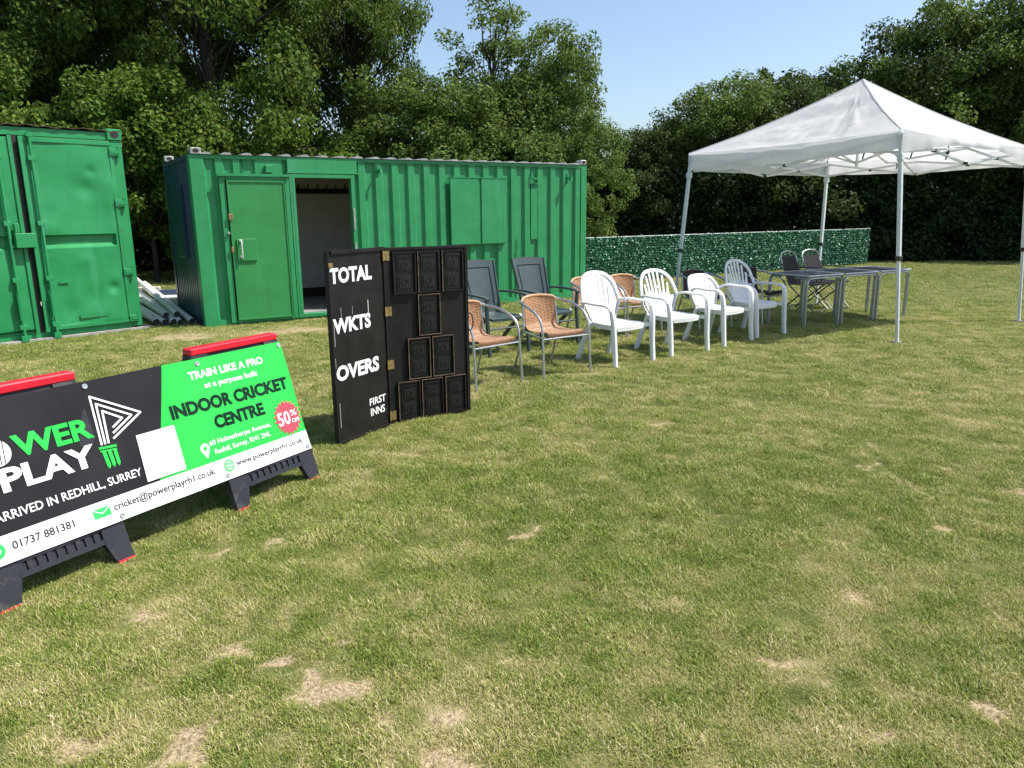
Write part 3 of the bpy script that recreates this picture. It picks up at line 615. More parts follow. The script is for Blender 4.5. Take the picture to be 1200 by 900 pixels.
# header panel above the doorway
mb = MB(); mb.b2(1.335, 2.40, -.022, .03, 2.175, 2.396, ch=.003); mb.b2(1.32, 2.41, -.05, -.0225, 2.165, 2.185); mb.build('header_panel', G_, cab)
# closed door with frame
mb = MB(); mb.b2(.36, .44, -.05, .03, .04, 2.13, ch=.004); mb.b2(1.27, 1.335, -.05, .03, .04, 2.13, ch=.004); mb.b2(.441, 1.269, -.05, .03, 2.06, 2.13, ch=.004); mb.b2(.441, 1.269, -.05, .03, .04, .07)
mb.b2(.34, 1.345, -.085, -.0505, 2.11, 2.145); mb.build('door_frame', G_, cab)
dr = MB().b2(.455, 1.258, -.062, -.01, .075, 2.055, ch=.004).build('door', M['green_door'], cab)
for a, b_ in (((.455, -.066, 1.99), (1.258, -.066, 1.99)),): pass
mb = MB(); mb.b2(.455, .475, -.075, -.0625, .075, 2.055); mb.b2(.4755, 1.258, -.075, -.0625, 2.03, 2.055); mb.b2(1.243, 1.258, -.075, -.0625, .075, 2.0295); mb.b2(.4755, 1.2425, -.075, -.0625, .075, .095); mb.build('door_edge_trim', M['green_door'], dr)
MB().b2(.52, .79, -.085, -.0625, .93, 1.24, ch=.004).build('lock_plate', M['green_door'], dr)
mb = MB(); mb.tube(curve_pts([(.575, -.087, 1.21), (.575, -.125, 1.20), (.575, -.125, 1.0), (.575, -.087, .99)], 4), .011, 8); mb.box((.575, -.09, 1.215), (.04, .012, .04)); mb.box((.575, -.09, .985), (.04, .012, .04)); mb.build('door_handle', M['white_metal'], dr, True)
for z in (1.55, 1.09): MB().b2(.44, .50 if z > 1.3 else .475, -.09, -.0755, z - .04, z + .04, ch=.003).build('lock_keeper', M['brass'], dr)
mb = MB(); mb.tube([(.425, -.055, 1.33), (.425, -.085, 1.33)], .02, 10); mb.build('knob', M['zinc'], dr)
# open doorway frame + folded-back rail
mb = MB(); mb.b2(1.345, 1.425, -.045, .06, .04, 2.16, ch=.003); mb.b2(2.285, 2.345, -.045, .06, .04, 2.16, ch=.003); mb.b2(1.4255, 2.2845, -.045, .06, 2.10, 2.16, ch=.003); mb.b2(1.4255, 2.2845, -.045, .10, .04, .095, ch=.003); mb.build('doorway_frame', G_, cab)
mb = MB()
for i in range(46): mb.box((1.385, -.0475, .12 + i * .044), (.012, .006, .012))
mb.build('perforated_strip', M['green_door'], cab)['kind'] = 'stuff'
for z in (1.5, .98): MB().b2(2.30, 2.322, -.055, -.0455, z - .16, z + .16).build('hinge_plate', M['zinc'], cab)
# interior
mb = MB(); mb.b2(.3, 6.5, 2.26, 2.29, .1, 2.34); mb.build('inner_wall', M['inner'], cab)
for x0 in (.3, 3.6): MB().b2(x0, x0 + .03, .1, 2.259, .1, 2.33).build('inner_wall', M['inner'], cab)
MB().b2(.3, 6.5, .06, 2.26, .085, .1).build('floor_board', M['inner_floor'], cab)
MB().b2(.3, 6.5, .06, 2.28, 2.33, 2.34).build('ceiling_board', M['inner'], cab)
MB().b2(.34, 3.6, 2.245, 2.259, .1, .26).build('skirting', M['dark_wood'], cab)
rl = MB().b2(1.2, 3.5, 2.235, 2.259, 1.93, 2.02).build('coat_rail', M['dark_wood'], cab)
for i in range(13):
    x_ = 1.28 + i * .17
    mb = MB(); mb.tube(curve_pts([(x_, 2.235, 2.0), (x_, 2.17, 2.04), (x_, 2.16, 2.09)], 4), .012, 6); mb.tube(curve_pts([(x_, 2.235, 1.96), (x_, 2.18, 1.93), (x_, 2.17, 1.98)], 4), .012, 6); mb.build('coat_hook', M['black_plastic'], rl)
# shutters
for (x0, x1) in ((3.985, 4.52), (4.572, 5.06)):
    sh = MB().b2(x0, x1, -.052, -.012, 1.05, 2.135, ch=.004).build('window_shutter', G_, cab)
mb = MB(); mb.b2(3.97, 5.075, -.058, .0, 2.1355, 2.15); mb.b2(4.52 + .004, 4.568, -.034, .0, 1.05, 2.13); mb.b2(3.985, 5.06, -.0115, .03, 1.03, 1.049); mb.build('shutter_frame', G_, cab)
MB().b2(1.01, 1.12, -.07, -.001, 2.165, 2.27, ch=.006).build('junction_box', G_, cab)
for x_, z in ((2.75, 2.23), (6.40, 2.17)):
    mb = MB(); mb.b2(x_ - .02, x_ + .02, -.015, 0.0, z - .07, z + .08); mb.tube([(x_, -.012, z), (x_, -.10, z - .01)], .016, 8); mb.tube([(x_, -.10, z + .02), (x_, -.10, z - .06)], [.03, .035], 10); mb.build('lamp_bracket', G_, cab, True)
mb = MB(); mb.b2(5.60, 5.63, -.03, 0.0, 2.13, 2.25); mb.b2(5.6305, 5.74, -.05, 0.0, 2.13, 2.16); mb.b2(5.60, 5.77, -.02, .0, 2.045, 2.07); mb.b2(5.61, 5.76, .005, .034, 1.1, 2.045); mb.build('vent_cowl', G_, cab)
mb = MB(); mb.tube(curve_pts([(5.30, -.01, 1.1), (5.33, -.03, 1.0), (5.29, -.02, .85), (5.28, -.01, .1)], 4), .008, 6); mb.build('cable', G_, cab, True)

# ------------------------------------------------------------------ old container with double doors
con = thing('shipping_container', 'old green shipping container at the left edge with dented double doors', 'shipping container', (-5.32, 10.70, 0), R(48.23))
GO = M['green_old']; Wc = 2.62
mb = MB(); mb.b2(-.10, .03, -.01, .14, .05, 2.64, ch=.008); mb.build('corner_post', GO, con)
mb = MB(); mb.b2(-Wc - .03, -Wc + .10, -.01, .14, .05, 2.64, ch=.008); mb.build('corner_post', GO, con)
mb = MB(); mb.b2(-Wc + .1, -.10, -.002, .12, 2.57, 2.675, ch=.006); mb.build('door_header', GO, con)
mb = MB(); mb.b2(-Wc + .1, -.10, .004, .12, .03, .13, ch=.006); mb.build('door_sill', GO, con)
mb = MB(); n = 60; vs = [];
for i in range(n + 1):
    x_ = -Wc - .03 + (Wc + .06) * i / n; zz = 2.69 + .008 * math.sin(i * 1.3) + .006 * math.sin(i * .41)
    vs += [(x_, -.035, zz), (x_, -.035, zz + .008), (x_, .30, zz + .012), (x_, .30, zz)]
fs = []
for i in range(n):
    for j in range(4):
        j2 = (j + 1) % 4; fs.append((i * 4 + j, i * 4 + 4 + j, i * 4 + 4 + j2, i * 4 + j2))
mb.add(vs, fs); mb.build('roof_edge', M['rust'], con)
MB().b2(-Wc, .0, .14, 6.0, 2.62, 2.68).build('roof_sheet', M['rust'], con)
for x0 in (-.04, -Wc + .0): 
    mb = MB(); ed = [(.2 + .28 * i, .31 + .28 * i) for i in range(20)]; tmp = MB(); corrugated(tmp, ed, .1, 2.62)
    sgn = 0.0 if x0 > -1 else 1
    mb.add([(x0 + (y_ if not sgn else -y_) , x_ , z_) for x_, y_, z_ in tmp.v], tmp.f); mb.build('side_panel', GO, con, recalc=False)
MB().b2(-Wc, 0, 5.95, 6.0, .05, 2.62).build('rear_panel', GO, con)
casting(con, -.150, -.03, 2.575, .19, .15, .145, GO)
def door_leaf(x0, x1, name):
    dents = [(-.50, 1.93, .11, -.022), (-.42, 2.16, .06, -.014), (-.30, .62, .07, -.03), (-.55, .47, .16, -.022), (-.62, 1.0, .10, .012), (-.9, 1.9, .25, -.012), (-.35, 1.6, .2, -.012), (-.7, .7, .3, -.014), (-.2, 2.0, .15, .01), (-.85, .35, .12, -.015), (-1.0, 1.45, .12, .01)]
    def f(a, b_):
        x_ = x0 + (x1 - x0) * a; z = .15 + (2.545 - .15) * b_; y_ = -.03
        for dx, dz, rr, am in dents: y_ -= am * math.exp(-((x_ - dx) ** 2 + (z - dz) ** 2) / rr ** 2)
        y_ += .004 * math.sin(x_ * 6 + z * 3) + .006 * mnoise.noise(Vector((x_ * 3, z * 3, 1)))
        if 1.19 < z < 1.345 and x0 + .12 < x_ < x1 - .10: y_ += .055 if z > 1.215 else .03
        if a in (0, 1) or b_ in (0, 1): y_ = -.03
        return (x_, y_, z)
    mb = MB(); mb.grid(f, 60, 110, thick=.06, nrm=(0, 1, 0)); o = mb.build(name, GO, con, smooth=True); o.data.set_sharp_from_angle(angle=R(25)); return o
d1 = door_leaf(-1.19, -.10, 'container_door'); d1['label'] = 'right leaf with dents and a recessed middle band'
mb = MB(); mb.b2(-1.22, -1.165, -.055, -.0305, .1, 2.56, ch=.004); mb.b2(-1.1645, -.13, -.042, -.0305, 2.50, 2.56, ch=.004); mb.b2(-.155, -.13, -.04, -.0305, .15, 2.49); mb.b2(-1.1645, -.155, -.042, -.0305, .12, .16); mb.build('door_edge_trim', GO, d1)
MB().b2(-.98, -.86, -.038, -.03, .72, .75).build('weld_plate', GO, d1); MB().b2(-.78, -.42, -.040, -.034, .235, .30).build('weld_plate', GO, d1)
MB().b2(-1.29, -1.222, .0, .02, .1, 2.58).build('door_seal', M['black_gap'], con)
d2 = door_leaf(-2.50, -1.292, 'container_door'); d2['label'] = 'left leaf mostly beyond the picture edge'
mb = MB(); mb.b2(-1.335, -1.290, -.05, -.0305, .1, 2.56, ch=.004); mb.build('door_edge_trim', GO, d2)
for z in (2.42, 1.75, .82, .17):
    mb = MB(); mb.b2(-.155, -.03, -.055, -.0425, z - .045, z + .045, ch=.003); mb.b2(-.13, -.045, -.062, -.0555, z - .018, z + .018); mb.tube([(-.035, -.045, z - .07), (-.035, -.045, z + .07)], .018, 8); mb.build('hinge', GO, con)
for x_, zt, k in ((-1.10, 2.62, 0), (-1.475, 2.62, 1)):
    mb = MB(); mb.tube([(x_, -.075, .04), (x_, -.075, .55), (x_, -.075, zt)], .019, 10)
    for z in (.2, .8, 1.5, 2.3): mb.b2(x_ - .045, x_ + .045, -.092, -.052, z - .03, z + .03, ch=.004)
    mb.b2(x_ - .035, x_ + .035, -.095, -.05, 2.56, 2.60); mb.b2(x_ - .04, x_ + .04, -.095, -.05, .02, .09); mb.b2(x_ - .03, x_ - .018, -.12, -.08, .3, .62); mb.build('locking_rod', GO, d1 if k == 0 else d2, True)
MB().b2(-1.43, -1.20, -.14, -.062, 1.20, 1.38, ch=.006).build('lock_box', GO, con)
MB().b2(-1.42, -1.36, -.12, -.062, 1.385, 1.50, ch=.006).build('lock_bracket', GO, con)
sl = MB().b2(-2.8, .15, -.08, 6.1, -.05, .03); sl_o = sl.build('concrete_slab', M['concrete']); sl_o.location = con.location; sl_o.rotation_euler = con.rotation_euler; tag(sl_o, 'pale concrete slab under the old container', kind='structure')

# ------------------------------------------------------------------ items between containers
def pole(a, b, r, lb):
    a = Vector(a); b = Vector(b); t = thing('steel_pole', lb, 'pole', tuple(a), 0, 'pile of poles between the containers')
    mb = MB(); mb.tube([Vector((0, 0, 0)), (b - a) * .35, b - a], r, 12, cap=False); mb.build('tube', M['pole_grey'], t, True, recalc=False)
    d = (b - a).normalized(); mb = MB(); mb.tube([d * .02, d * .021], r * .92, 12); mb.build('pole_end', M['black_gap'], t, recalc=False)  # black disc inside the open tube paints its shaded hollow
    return t
PL = [((-5.22, 10.98, .05), (-8.75, 16.0, .05), .048, 'leftmost pole of the pale pole pile on the ground'),
 ((-5.07, 10.93, .05), (-8.52, 16.0, .06), .048, 'second pole from the left in the front of the pile'),
 ((-4.95, 10.96, .05), (-8.30, 16.1, .07), .048, 'third pole from the left in the front of the pile'),
 ((-4.84, 10.93, .05), (-8.08, 16.1, .08), .048, 'pole next to the cabin end at the right of the pile'),
 ((-4.71, 11.02, .05), (-7.86, 16.2, .16), .048, 'rightmost front pole with a dark band beside the cabin end'),
 ((-4.98, 11.15, .14), (-8.10, 16.3, .26), .045, 'upper pole resting on top of the pale pole pile'),
 ((-5.10, 11.05, .14), (-8.42, 16.2, .16), .045, 'second upper pole lying in the groove on top of the pile'),
 ((-5.52, 11.55, .05), (-8.9, 16.1, .05), .045, 'short low pole partly behind the left container edge')]
for a, b_, r, lb in PL: pole(a, b_, r, lb)
bt = MB().bar((-7.4, 15.9, .06), (-8.9, 15.6, .06), .12, .10, ch=.01).build('timber_baulk', M['timber']); tag(bt, 'timber baulk under the far ends of the poles', 'timber')
bt = MB().bar((-6.95, 15.9, .62), (-5.75, 14.6, .30), .14, .07, ch=.004).build('timber_plank', M['timber']); tag(bt, 'white timber plank leaning behind the pole pile', 'plank')
pt = thing('blue_pallet', 'dark blue pallet lying behind the pole pile', 'pallet', (-6.15, 14.5, 0), R(20))
for i in range(5): MB().b2(-.6, .6, -.5 + i * .22, -.36 + i * .22, .125, .15).build('slat', M['pallet_blue'], pt)
for i in range(3): MB().b2(-.6 + i * .53, -.46 + i * .53, -.5, .52, .0, .124).build('bearer', M['pallet_blue'], pt)
bt = MB().b2(-.5, .5, -.3, .3, 0, .14, ch=.01).build('white_board', M['timber']); bt.location = (-5.9, 13.7, 0); bt.rotation_euler = (0, 0, R(12)); tag(bt, 'low white board lying between the poles and the blue pallet', 'board')

# ------------------------------------------------------------------ scoreboard
sb = thing('scoreboard', 'black folding cricket scoreboard with white lettering TOTAL WKTS OVERS', 'scoreboard', (-.935, 5.59, 0))
def frame_fn(P, ang, yo=0.0):
    c, s_ = math.cos(ang), math.sin(ang)
    return lambda u, v, w=0.0: (P[0] + u * c + (w + yo) * -s_ * 1.0, P[1] + u * s_ + (w + yo) * c, v)
angL = math.atan2(.53, .285); angR = math.atan2(.36, .59)
# left leaf: u from -.60 to 0 along angL, origin hinge
fl = frame_fn((0, 0), angL); fr = frame_fn((0, 0), angR)
def pbox(fn, u0, u1, v0, v1, w0, w1, name=None, m_=None, par=None, mb=None):
    q = mb or MB(); vs = [fn(u, v, w) for u in (u0, u1) for w in (w0, w1) for v in (v0, v1)]
    q.add(vs, [(0, 1, 3, 2), (4, 6, 7, 5), (0, 4, 5, 1), (2, 3, 7, 6), (0, 2, 6, 4), (1, 5, 7, 3)])
    return q.build(name, m_, par) if name else q
BB = M['black_board']
lp = pbox(fl, -.58, -.02, .01, 1.335, .0, .012, 'left_panel', BB, sb)
q = MB()
pbox(fl, -.602, -.581, .0, 1.35, .0, .035, mb=q); pbox(fl, -.022, -.002, .0, 1.35, -.012, .035, mb=q)
pbox(fl, -.5775, -.0225, 1.325, 1.348, -.012, .035, mb=q); pbox(fl, -.5775, -.0225, .0, .02, -.012, .035, mb=q); q.build('panel_frame', BB, lp)
rp_ = pbox(fr, .015, .685, .01, 1.33, .0, .012, 'right_panel', BB, sb)
q = MB()
for a in ((.002, .03, .0, 1.345), (.668, .691, .0, 1.345)): pbox(fr, *a, -.012, .045, mb=q)
pbox(fr, .0305, .6675, 1.325, 1.342, -.012, .045, mb=q); pbox(fr, .0305, .6675, .0, .02, -.012, .035, mb=q); q.build('panel_frame', BB, rp_)
def ft(fn, w): return lambda u, v: fn(u, v, w)
OFF = -.602
for s_, u0, u1, v0, cap, bd in (('TOTAL', .008, .452, 1.128, .105, .042), ('WKTS', .012, .415, .785, .105, .042), ('OVERS', .016, .486, .452, .108, .042), ('FIRST', .355, .545, .203, .054, .02), ('INNS', .362, .530, .122, .058, .02)):
    text(s_, OFF + u0, OFF + u1, v0, cap, ft(fl, -.0015), bd).build('lettering', M['print_white'], lp, recalc=False)
for u, v0, v1, wd in ((.10, .87, .96, .0015), (.392, .84, .985, .0045), (.02, .70, .86, .002), (.22, .90, .96, .0012), (.03, .12, .3, .002), (.015, .55, .62, .0015)):
    pbox(fl, OFF + u, OFF + u + wd, v0, v1, -.0015, -.001, 'paint_run', M['print_white'], lp)
slots = []
for u in (.06, .258, .462): slots.append((u, .998, 1.31, 0))
slots.append((.252, .672, .985, 1))
for u in (.155, .360): slots.append((u, .338, .655, 1))
for u in (.06, .258, .462): slots.append((u, .022, .325, 2))
for u, v0, v1, tp in slots:
    u1 = u + .185; sl_ = pbox(fr, u + .008, u1 - .008, v0 + .008, v1 - .008, -.006, -.001, 'number_slot', M['black_plate'], sb)
    q = MB(); t_ = .010
    pbox(fr, u, u + t_, v0, v1, -.026, -.0005, mb=q); pbox(fr, u1 - t_, u1, v0, v1, -.026, -.0005, mb=q); pbox(fr, u + t_, u1 - t_, v1 - t_, v1, -.026, -.0005, mb=q); pbox(fr, u + t_, u1 - t_, v0, v0 + t_, -.026, -.0005, mb=q)
    q.build('slot_frame', BB, sl_)
    e = .0042
    if tp != 0 or u > .2: pbox(fr, u, u + e, v0, v1, -.029, -.0262, 'wood_edge', M['tan_edge'], sl_)
    if tp == 1: pbox(fr, u1 - e, u1, v0, v1, -.029, -.0262, 'wood_edge', M['tan_edge'], sl_)
    if tp: pbox(fr, u + e, u1 - e, v1 - e, v1, -.029, -.0262, 'wood_edge', M['tan_edge'], sl_)
    if tp == 1: pbox(fr, u + e, u1 - e, v0, v0 + e, -.029, -.0262, 'wood_edge', M['tan_edge'], sl_)
    vm = (v0 + v1) / 2
    for a, b_ in ((vm + .012, v1 - .05), (v0 + .035, vm - .012)):
        q = MB(); pbox(fr, u + .035, u1 - .035, a, b_, -.013, -.0065, mb=q); pbox(fr, u + .05, u1 - .05, a + .012, b_ - .012, -.018, -.0135, mb=q)
        cx, cz = (u + u1) / 2, (a + b_) / 2; n = 12
        for rr, dd in ((.026, .022),):
            ring = []
            for i in range(n):
                an = 2 * math.pi * i / n; ring += [fr(cx + rr * math.cos(an), cz + rr * math.sin(an), -dd), fr(cx + rr * .72 * math.cos(an), cz + rr * .72 * math.sin(an), -dd), fr(cx + rr * math.cos(an), cz + rr * math.sin(an), -.0182)]
            fs = []
            for i in range(n):
                a3, b3 = 3 * i, 3 * ((i + 1) % n); fs += [(a3, b3, b3 + 1, a3 + 1), (a3, a3 + 2, b3 + 2, b3)]
            q.add(ring, fs)
        q.build('number_plate', M['black_plate'], sl_)
    pbox(fr, u + .03, u1 - .03, v1 - .038, v1 - .024, -.02, -.0065, 'plate_rail', M['black_plate'], sl_); pbox(fr, u + .03, u1 - .03, v0 + .018, v0 + .026, -.02, -.0065, 'plate_rail', M['black_plate'], sl_)
for v in (1.285, .875, .47, .07):
    q = MB(); pbox(fr, .006, .038, v - .035, v + .035, -.0165, -.0125, mb=q); pbox(fl, -.03, -.004, v - .035, v + .035, -.0165, -.0125, mb=q); q.build('hinge', M['brass'], sb)
q = MB(); pbox(fl, -.615, -.575, 1.24, 1.27, -.018, -.0125, mb=q); q.build('corner_catch', M['brass'], lp)
q = MB()
for f_, u in ((fr, .35),):
    a = f_(u, .9, .04); b_ = f_(u, .01, .35); q.bar(a, b_, .03, .03)
q.build('rear_strut', BB, sb)
q = MB()
ring = [fr(.68, .72 + .0, 0.0)]
q.tube([fr(.70 + .03 * math.sin(t_ * .52), .74 + .07 * math.cos(t_ * .52), -.01) for t_ in range(13)], .005, 6); q.build('rope_loop', M['black_plastic'], sb, True)

# ------------------------------------------------------------------ banner on folding barriers
BA = R(60.611)
BP = Vector((-1.249, 4.42, .187)); du = Vector((math.cos(BA), math.sin(BA), 0)); bk = Vector((-du.y, du.x, 0)); tl = R(18)
dv = bk * math.sin(tl) + Vector((0, 0, math.cos(tl))); dn = -(du.cross(dv)).normalized()
if dn.y > 0 and dn.x < 0: dn = -dn      # faces the camera side (outwards)
ban = thing('banner', 'cricket centre advertising banner in black green and white tied over two barriers', 'banner', (-1.249, 4.42, 0))
def bpnt(u, v, w=0.0):
    rip = .006 * math.sin(u * 7.3 + v * 3) * (0.4 + abs(v - .05)) + .004 * math.sin(u * 13 - v * 9) + .010 * math.exp(-((u + 1.35) / .06) ** 2) * max(0, v - .4) * 2
    P = du * u + dv * v + dn * (w + rip); return (P.x, P.y, P.z + .187)
def bpanel(u0, u1, v0, v1, w, name, m_, par, sk=0.0, th=0.0):
    mb = MB(); nu = max(2, int((u1 - u0) / .03)); nv = max(2, int((v1 - v0) / .04))
    if th: mb.grid(lambda a, b_: bpnt(u0 + (u1 - u0) * a + sk * b_, v0 + (v1 - v0) * b_, w), nu, nv, thick=-th, nrm=dn)
    else: mb.grid(lambda a, b_: bpnt(u0 + (u1 - u0) * a + sk * b_, v0 + (v1 - v0) * b_, w), nu, nv)
    return mb.build(name, m_, par, smooth=True, recalc=bool(th))
sheet = bpanel(-2.10, .012, -.004, .678, 0.0, 'banner_sheet', M['vinyl_dark'], ban, th=.002)
q = MB(); q.grid(lambda a, b_: bpnt((lambda v: (-.803 - .345 * (.672 - v)) * (1 - a) + .012 * a)(.10 + .578 * b_), .10 + .578 * b_, .0016), 30, 15); q.build('green_panel', M['vinyl_green'], ban, True, recalc=False)
bpanel(-2.10, .012, -.004, .115, .0022, 'white_strip', M['vinyl_white'], ban)
def art(pts_or_mb, name, m_, w):
    q = MB(); 
    for poly in pts_or_mb: q.add([bpnt(u, v, w) for u, v in poly], [tuple(range(len(poly)))])
    return q.build(name, m_, ban, recalc=False)
def btext(s_, u0, u1, v0, cap, bd, m_, w=.0035, slant=0.0, v1=None):
    return text(s_, u0, u1, v0, cap, lambda u, v: bpnt(u, v, w), bd, slant, v1).build('lettering', M[m_], ban, recalc=False)
btext('TRAIN LIKE A PRO', -.661, -.150, .571, .042, .035, 'print_white')
btext('at a purpose built', -.585, -.215, .511, .030, .025, 'print_white')
btext('INDOOR CRICKET', -.833, -.029, .390, .073, .045, 'print_deep')
btext('CENTRE', -.600, -.245, .280, .073, .045, 'print_deep')
btext('60 Holmethorpe Avenue,', -.672, -.236, .203, .027, .008, 'print_white')
btext('Redhill, Surrey, RH1 2NL', -.652, -.258, .151, .027, .008, 'print_white')
btext('www.powerplayrh1.co.uk', -.542, -.036, .052, .030, .014, 'print_grey')
btext('cricket@powerplayrh1.co.uk', -1.265, -.690, .052, .034, .014, 'print_grey')
btext('01737 881381', -1.722, -1.456, .045, .034, .014, 'print_grey')
btext('HAS ARRIVED IN REDHILL, SURREY', -1.86, -1.078, .170, .038, .012, 'print_white')
btext('WER', -1.600, -1.240, .412, .098, .035, 'vinyl_green')
btext('P', -1.86, -1.75, .412, .098, .035, 'vinyl_green')
btext('PLAY', -1.690, -1.262, .282, .102, .035, 'print_white')
def disc(u, v, r, n=28, ry=None): return [(u + r * math.cos(2 * math.pi * i / n), v + (ry or r) * math.sin(2 * math.pi * i / n)) for i in range(n)]
art([disc(-1.668, .452, .058)], 'ball_emblem', M['print_white'], .003)
art([[(-1.668 + a, .40), (-1.664 + a, .40), (-1.650 + a, .505), (-1.654 + a, .505)] for a in (-.012, .004, .02)], 'ball_stitch', M['vinyl_dark'], .0042)
def stroke(path, wd):
    out = []
    for (a, b_) in zip(path[:-1], path[1:]):
        a = Vector(a); b_ = Vector(b_); d_ = (b_ - a).normalized(); n_ = Vector((-d_.y, d_.x)) * wd / 2; a2 = a - d_ * wd * .3; b2 = b_ + d_ * wd * .3
        out.append([tuple(a2 - n_), tuple(b2 - n_), tuple(b2 + n_), tuple(a2 + n_)])
    return out
lg = []
for k in range(3):
    o_ = k * .021
    lg += stroke([(-1.222 + o_ * .8 , .368), (-1.206 + o_ * .9, .602 - o_ * 1.9), (-.992 - o_ * 2.3, .472 - o_ * .12), (-1.158 + o_ * .35, .382 + o_ * 1.25)][:4], .0095)
art(lg, 'wicket_emblem', M['print_white'], .003)
st = stroke([(-1.237, .352), (-1.160, .346)], .012) + stroke([(-1.237, .337), (-1.163, .331)], .007)
for k in range(3): st.append([(-1.232 + k * .026, .332), (-1.214 + k * .026, .332), (-1.212 + k * .024, .262), (-1.222 + k * .024, .248), (-1.230 + k * .025, .262)][::-1])
art(st, 'stumps_emblem', M['vinyl_green'], .003)
art([[(-1.062, .128), (-.845, .128), (-.835, .365), (-1.052, .365)]], 'white_square', M['vinyl_white'], .0044)
art([[(-1.366, .042), (-1.284, .042), (-1.284, .086), (-1.366, .086)]], 'envelope_icon', M['print_green'], .0035)
art(stroke([(-1.364, .083), (-1.325, .060), (-1.286, .083)], .004), 'envelope_fold', M['vinyl_white'], .0046)
art([disc(-1.785, .058, .034)], 'phone_icon', M['print_green'], .0035); art([disc(-1.785, .058, .016)], 'phone_mark', M['vinyl_white'], .0046)
art([disc(-.588, .068, .034)], 'globe_icon', M['print_green'], .0035)
art(stroke([(-.614, .068), (-.562, .068)], .003) + stroke([(-.588, .044), (-.588, .092)], .003) + [[(-.588 + a * .022 * math.cos(t_), .068 + .024 * math.sin(t_)) for t_ in [i * .449 for i in range(14)]] for a in ()] + stroke(disc(-.588, .068, .012, 12, .024) + [disc(-.588, .068, .012, 12, .024)[0]], .0025) + stroke(disc(-.588, .068, .024, 16) + [disc(-.588, .068, .024, 16)[0]], .0025), 'globe_lines', M['vinyl_white'], .0046)
pin = [(-.706, .142)] + [(-.706 + .028 * math.cos(t_), .197 + .028 * math.sin(t_)) for t_ in np.linspace(-.45, math.pi + .45, 18)]
art([pin], 'map_pin', M['print_white'], .003); art([disc(-.706, .197, .012, 14)], 'map_pin_dot', M['vinyl_green'], .0042)
bs = []
for i in range(40):
    rr = .106 if i % 2 == 0 else .086; bs.append((-.097 + rr * math.cos(2 * math.pi * i / 40 + .1), .222 + rr * 1.0 * math.sin(2 * math.pi * i / 40 + .1)))
art([bs], 'offer_star', M['print_red'], .0045)
btext('50', -.178, -.082, .182, .078, .02, 'print_white', .006)
btext('%', -.073, -.022, .224, .036, .01, 'print_white', .006); btext('OFF', -.073, -.012, .182, .024, .01, 'print_white', .006)
for u, v in ((-1.213, .654), (-.583, .650), (-.006, .656), (-1.238, .018), (-.614, .018), (-.012, .016), (-1.83, .654), (-1.85, .018)):
    q = MB(); n = 14; vs = []
    for i in range(n):
        a = 2 * math.pi * i / n
        for rr, w in ((.014, .004), (.012, .007), (.006, .007), (.005, .003)): vs.append(bpnt(u + rr * math.cos(a), v + rr * math.sin(a), w))
    fs = [(4 * i + j, 4 * ((i + 1) % n) + j, 4 * ((i + 1) % n) + j + 1, 4 * i + j + 1) for i in range(n) for j in range(3)] + [tuple(4 * i + 3 for i in range(n))]
    q.add(vs, fs); q.build('eyelet', M['eyelet'], ban, True)
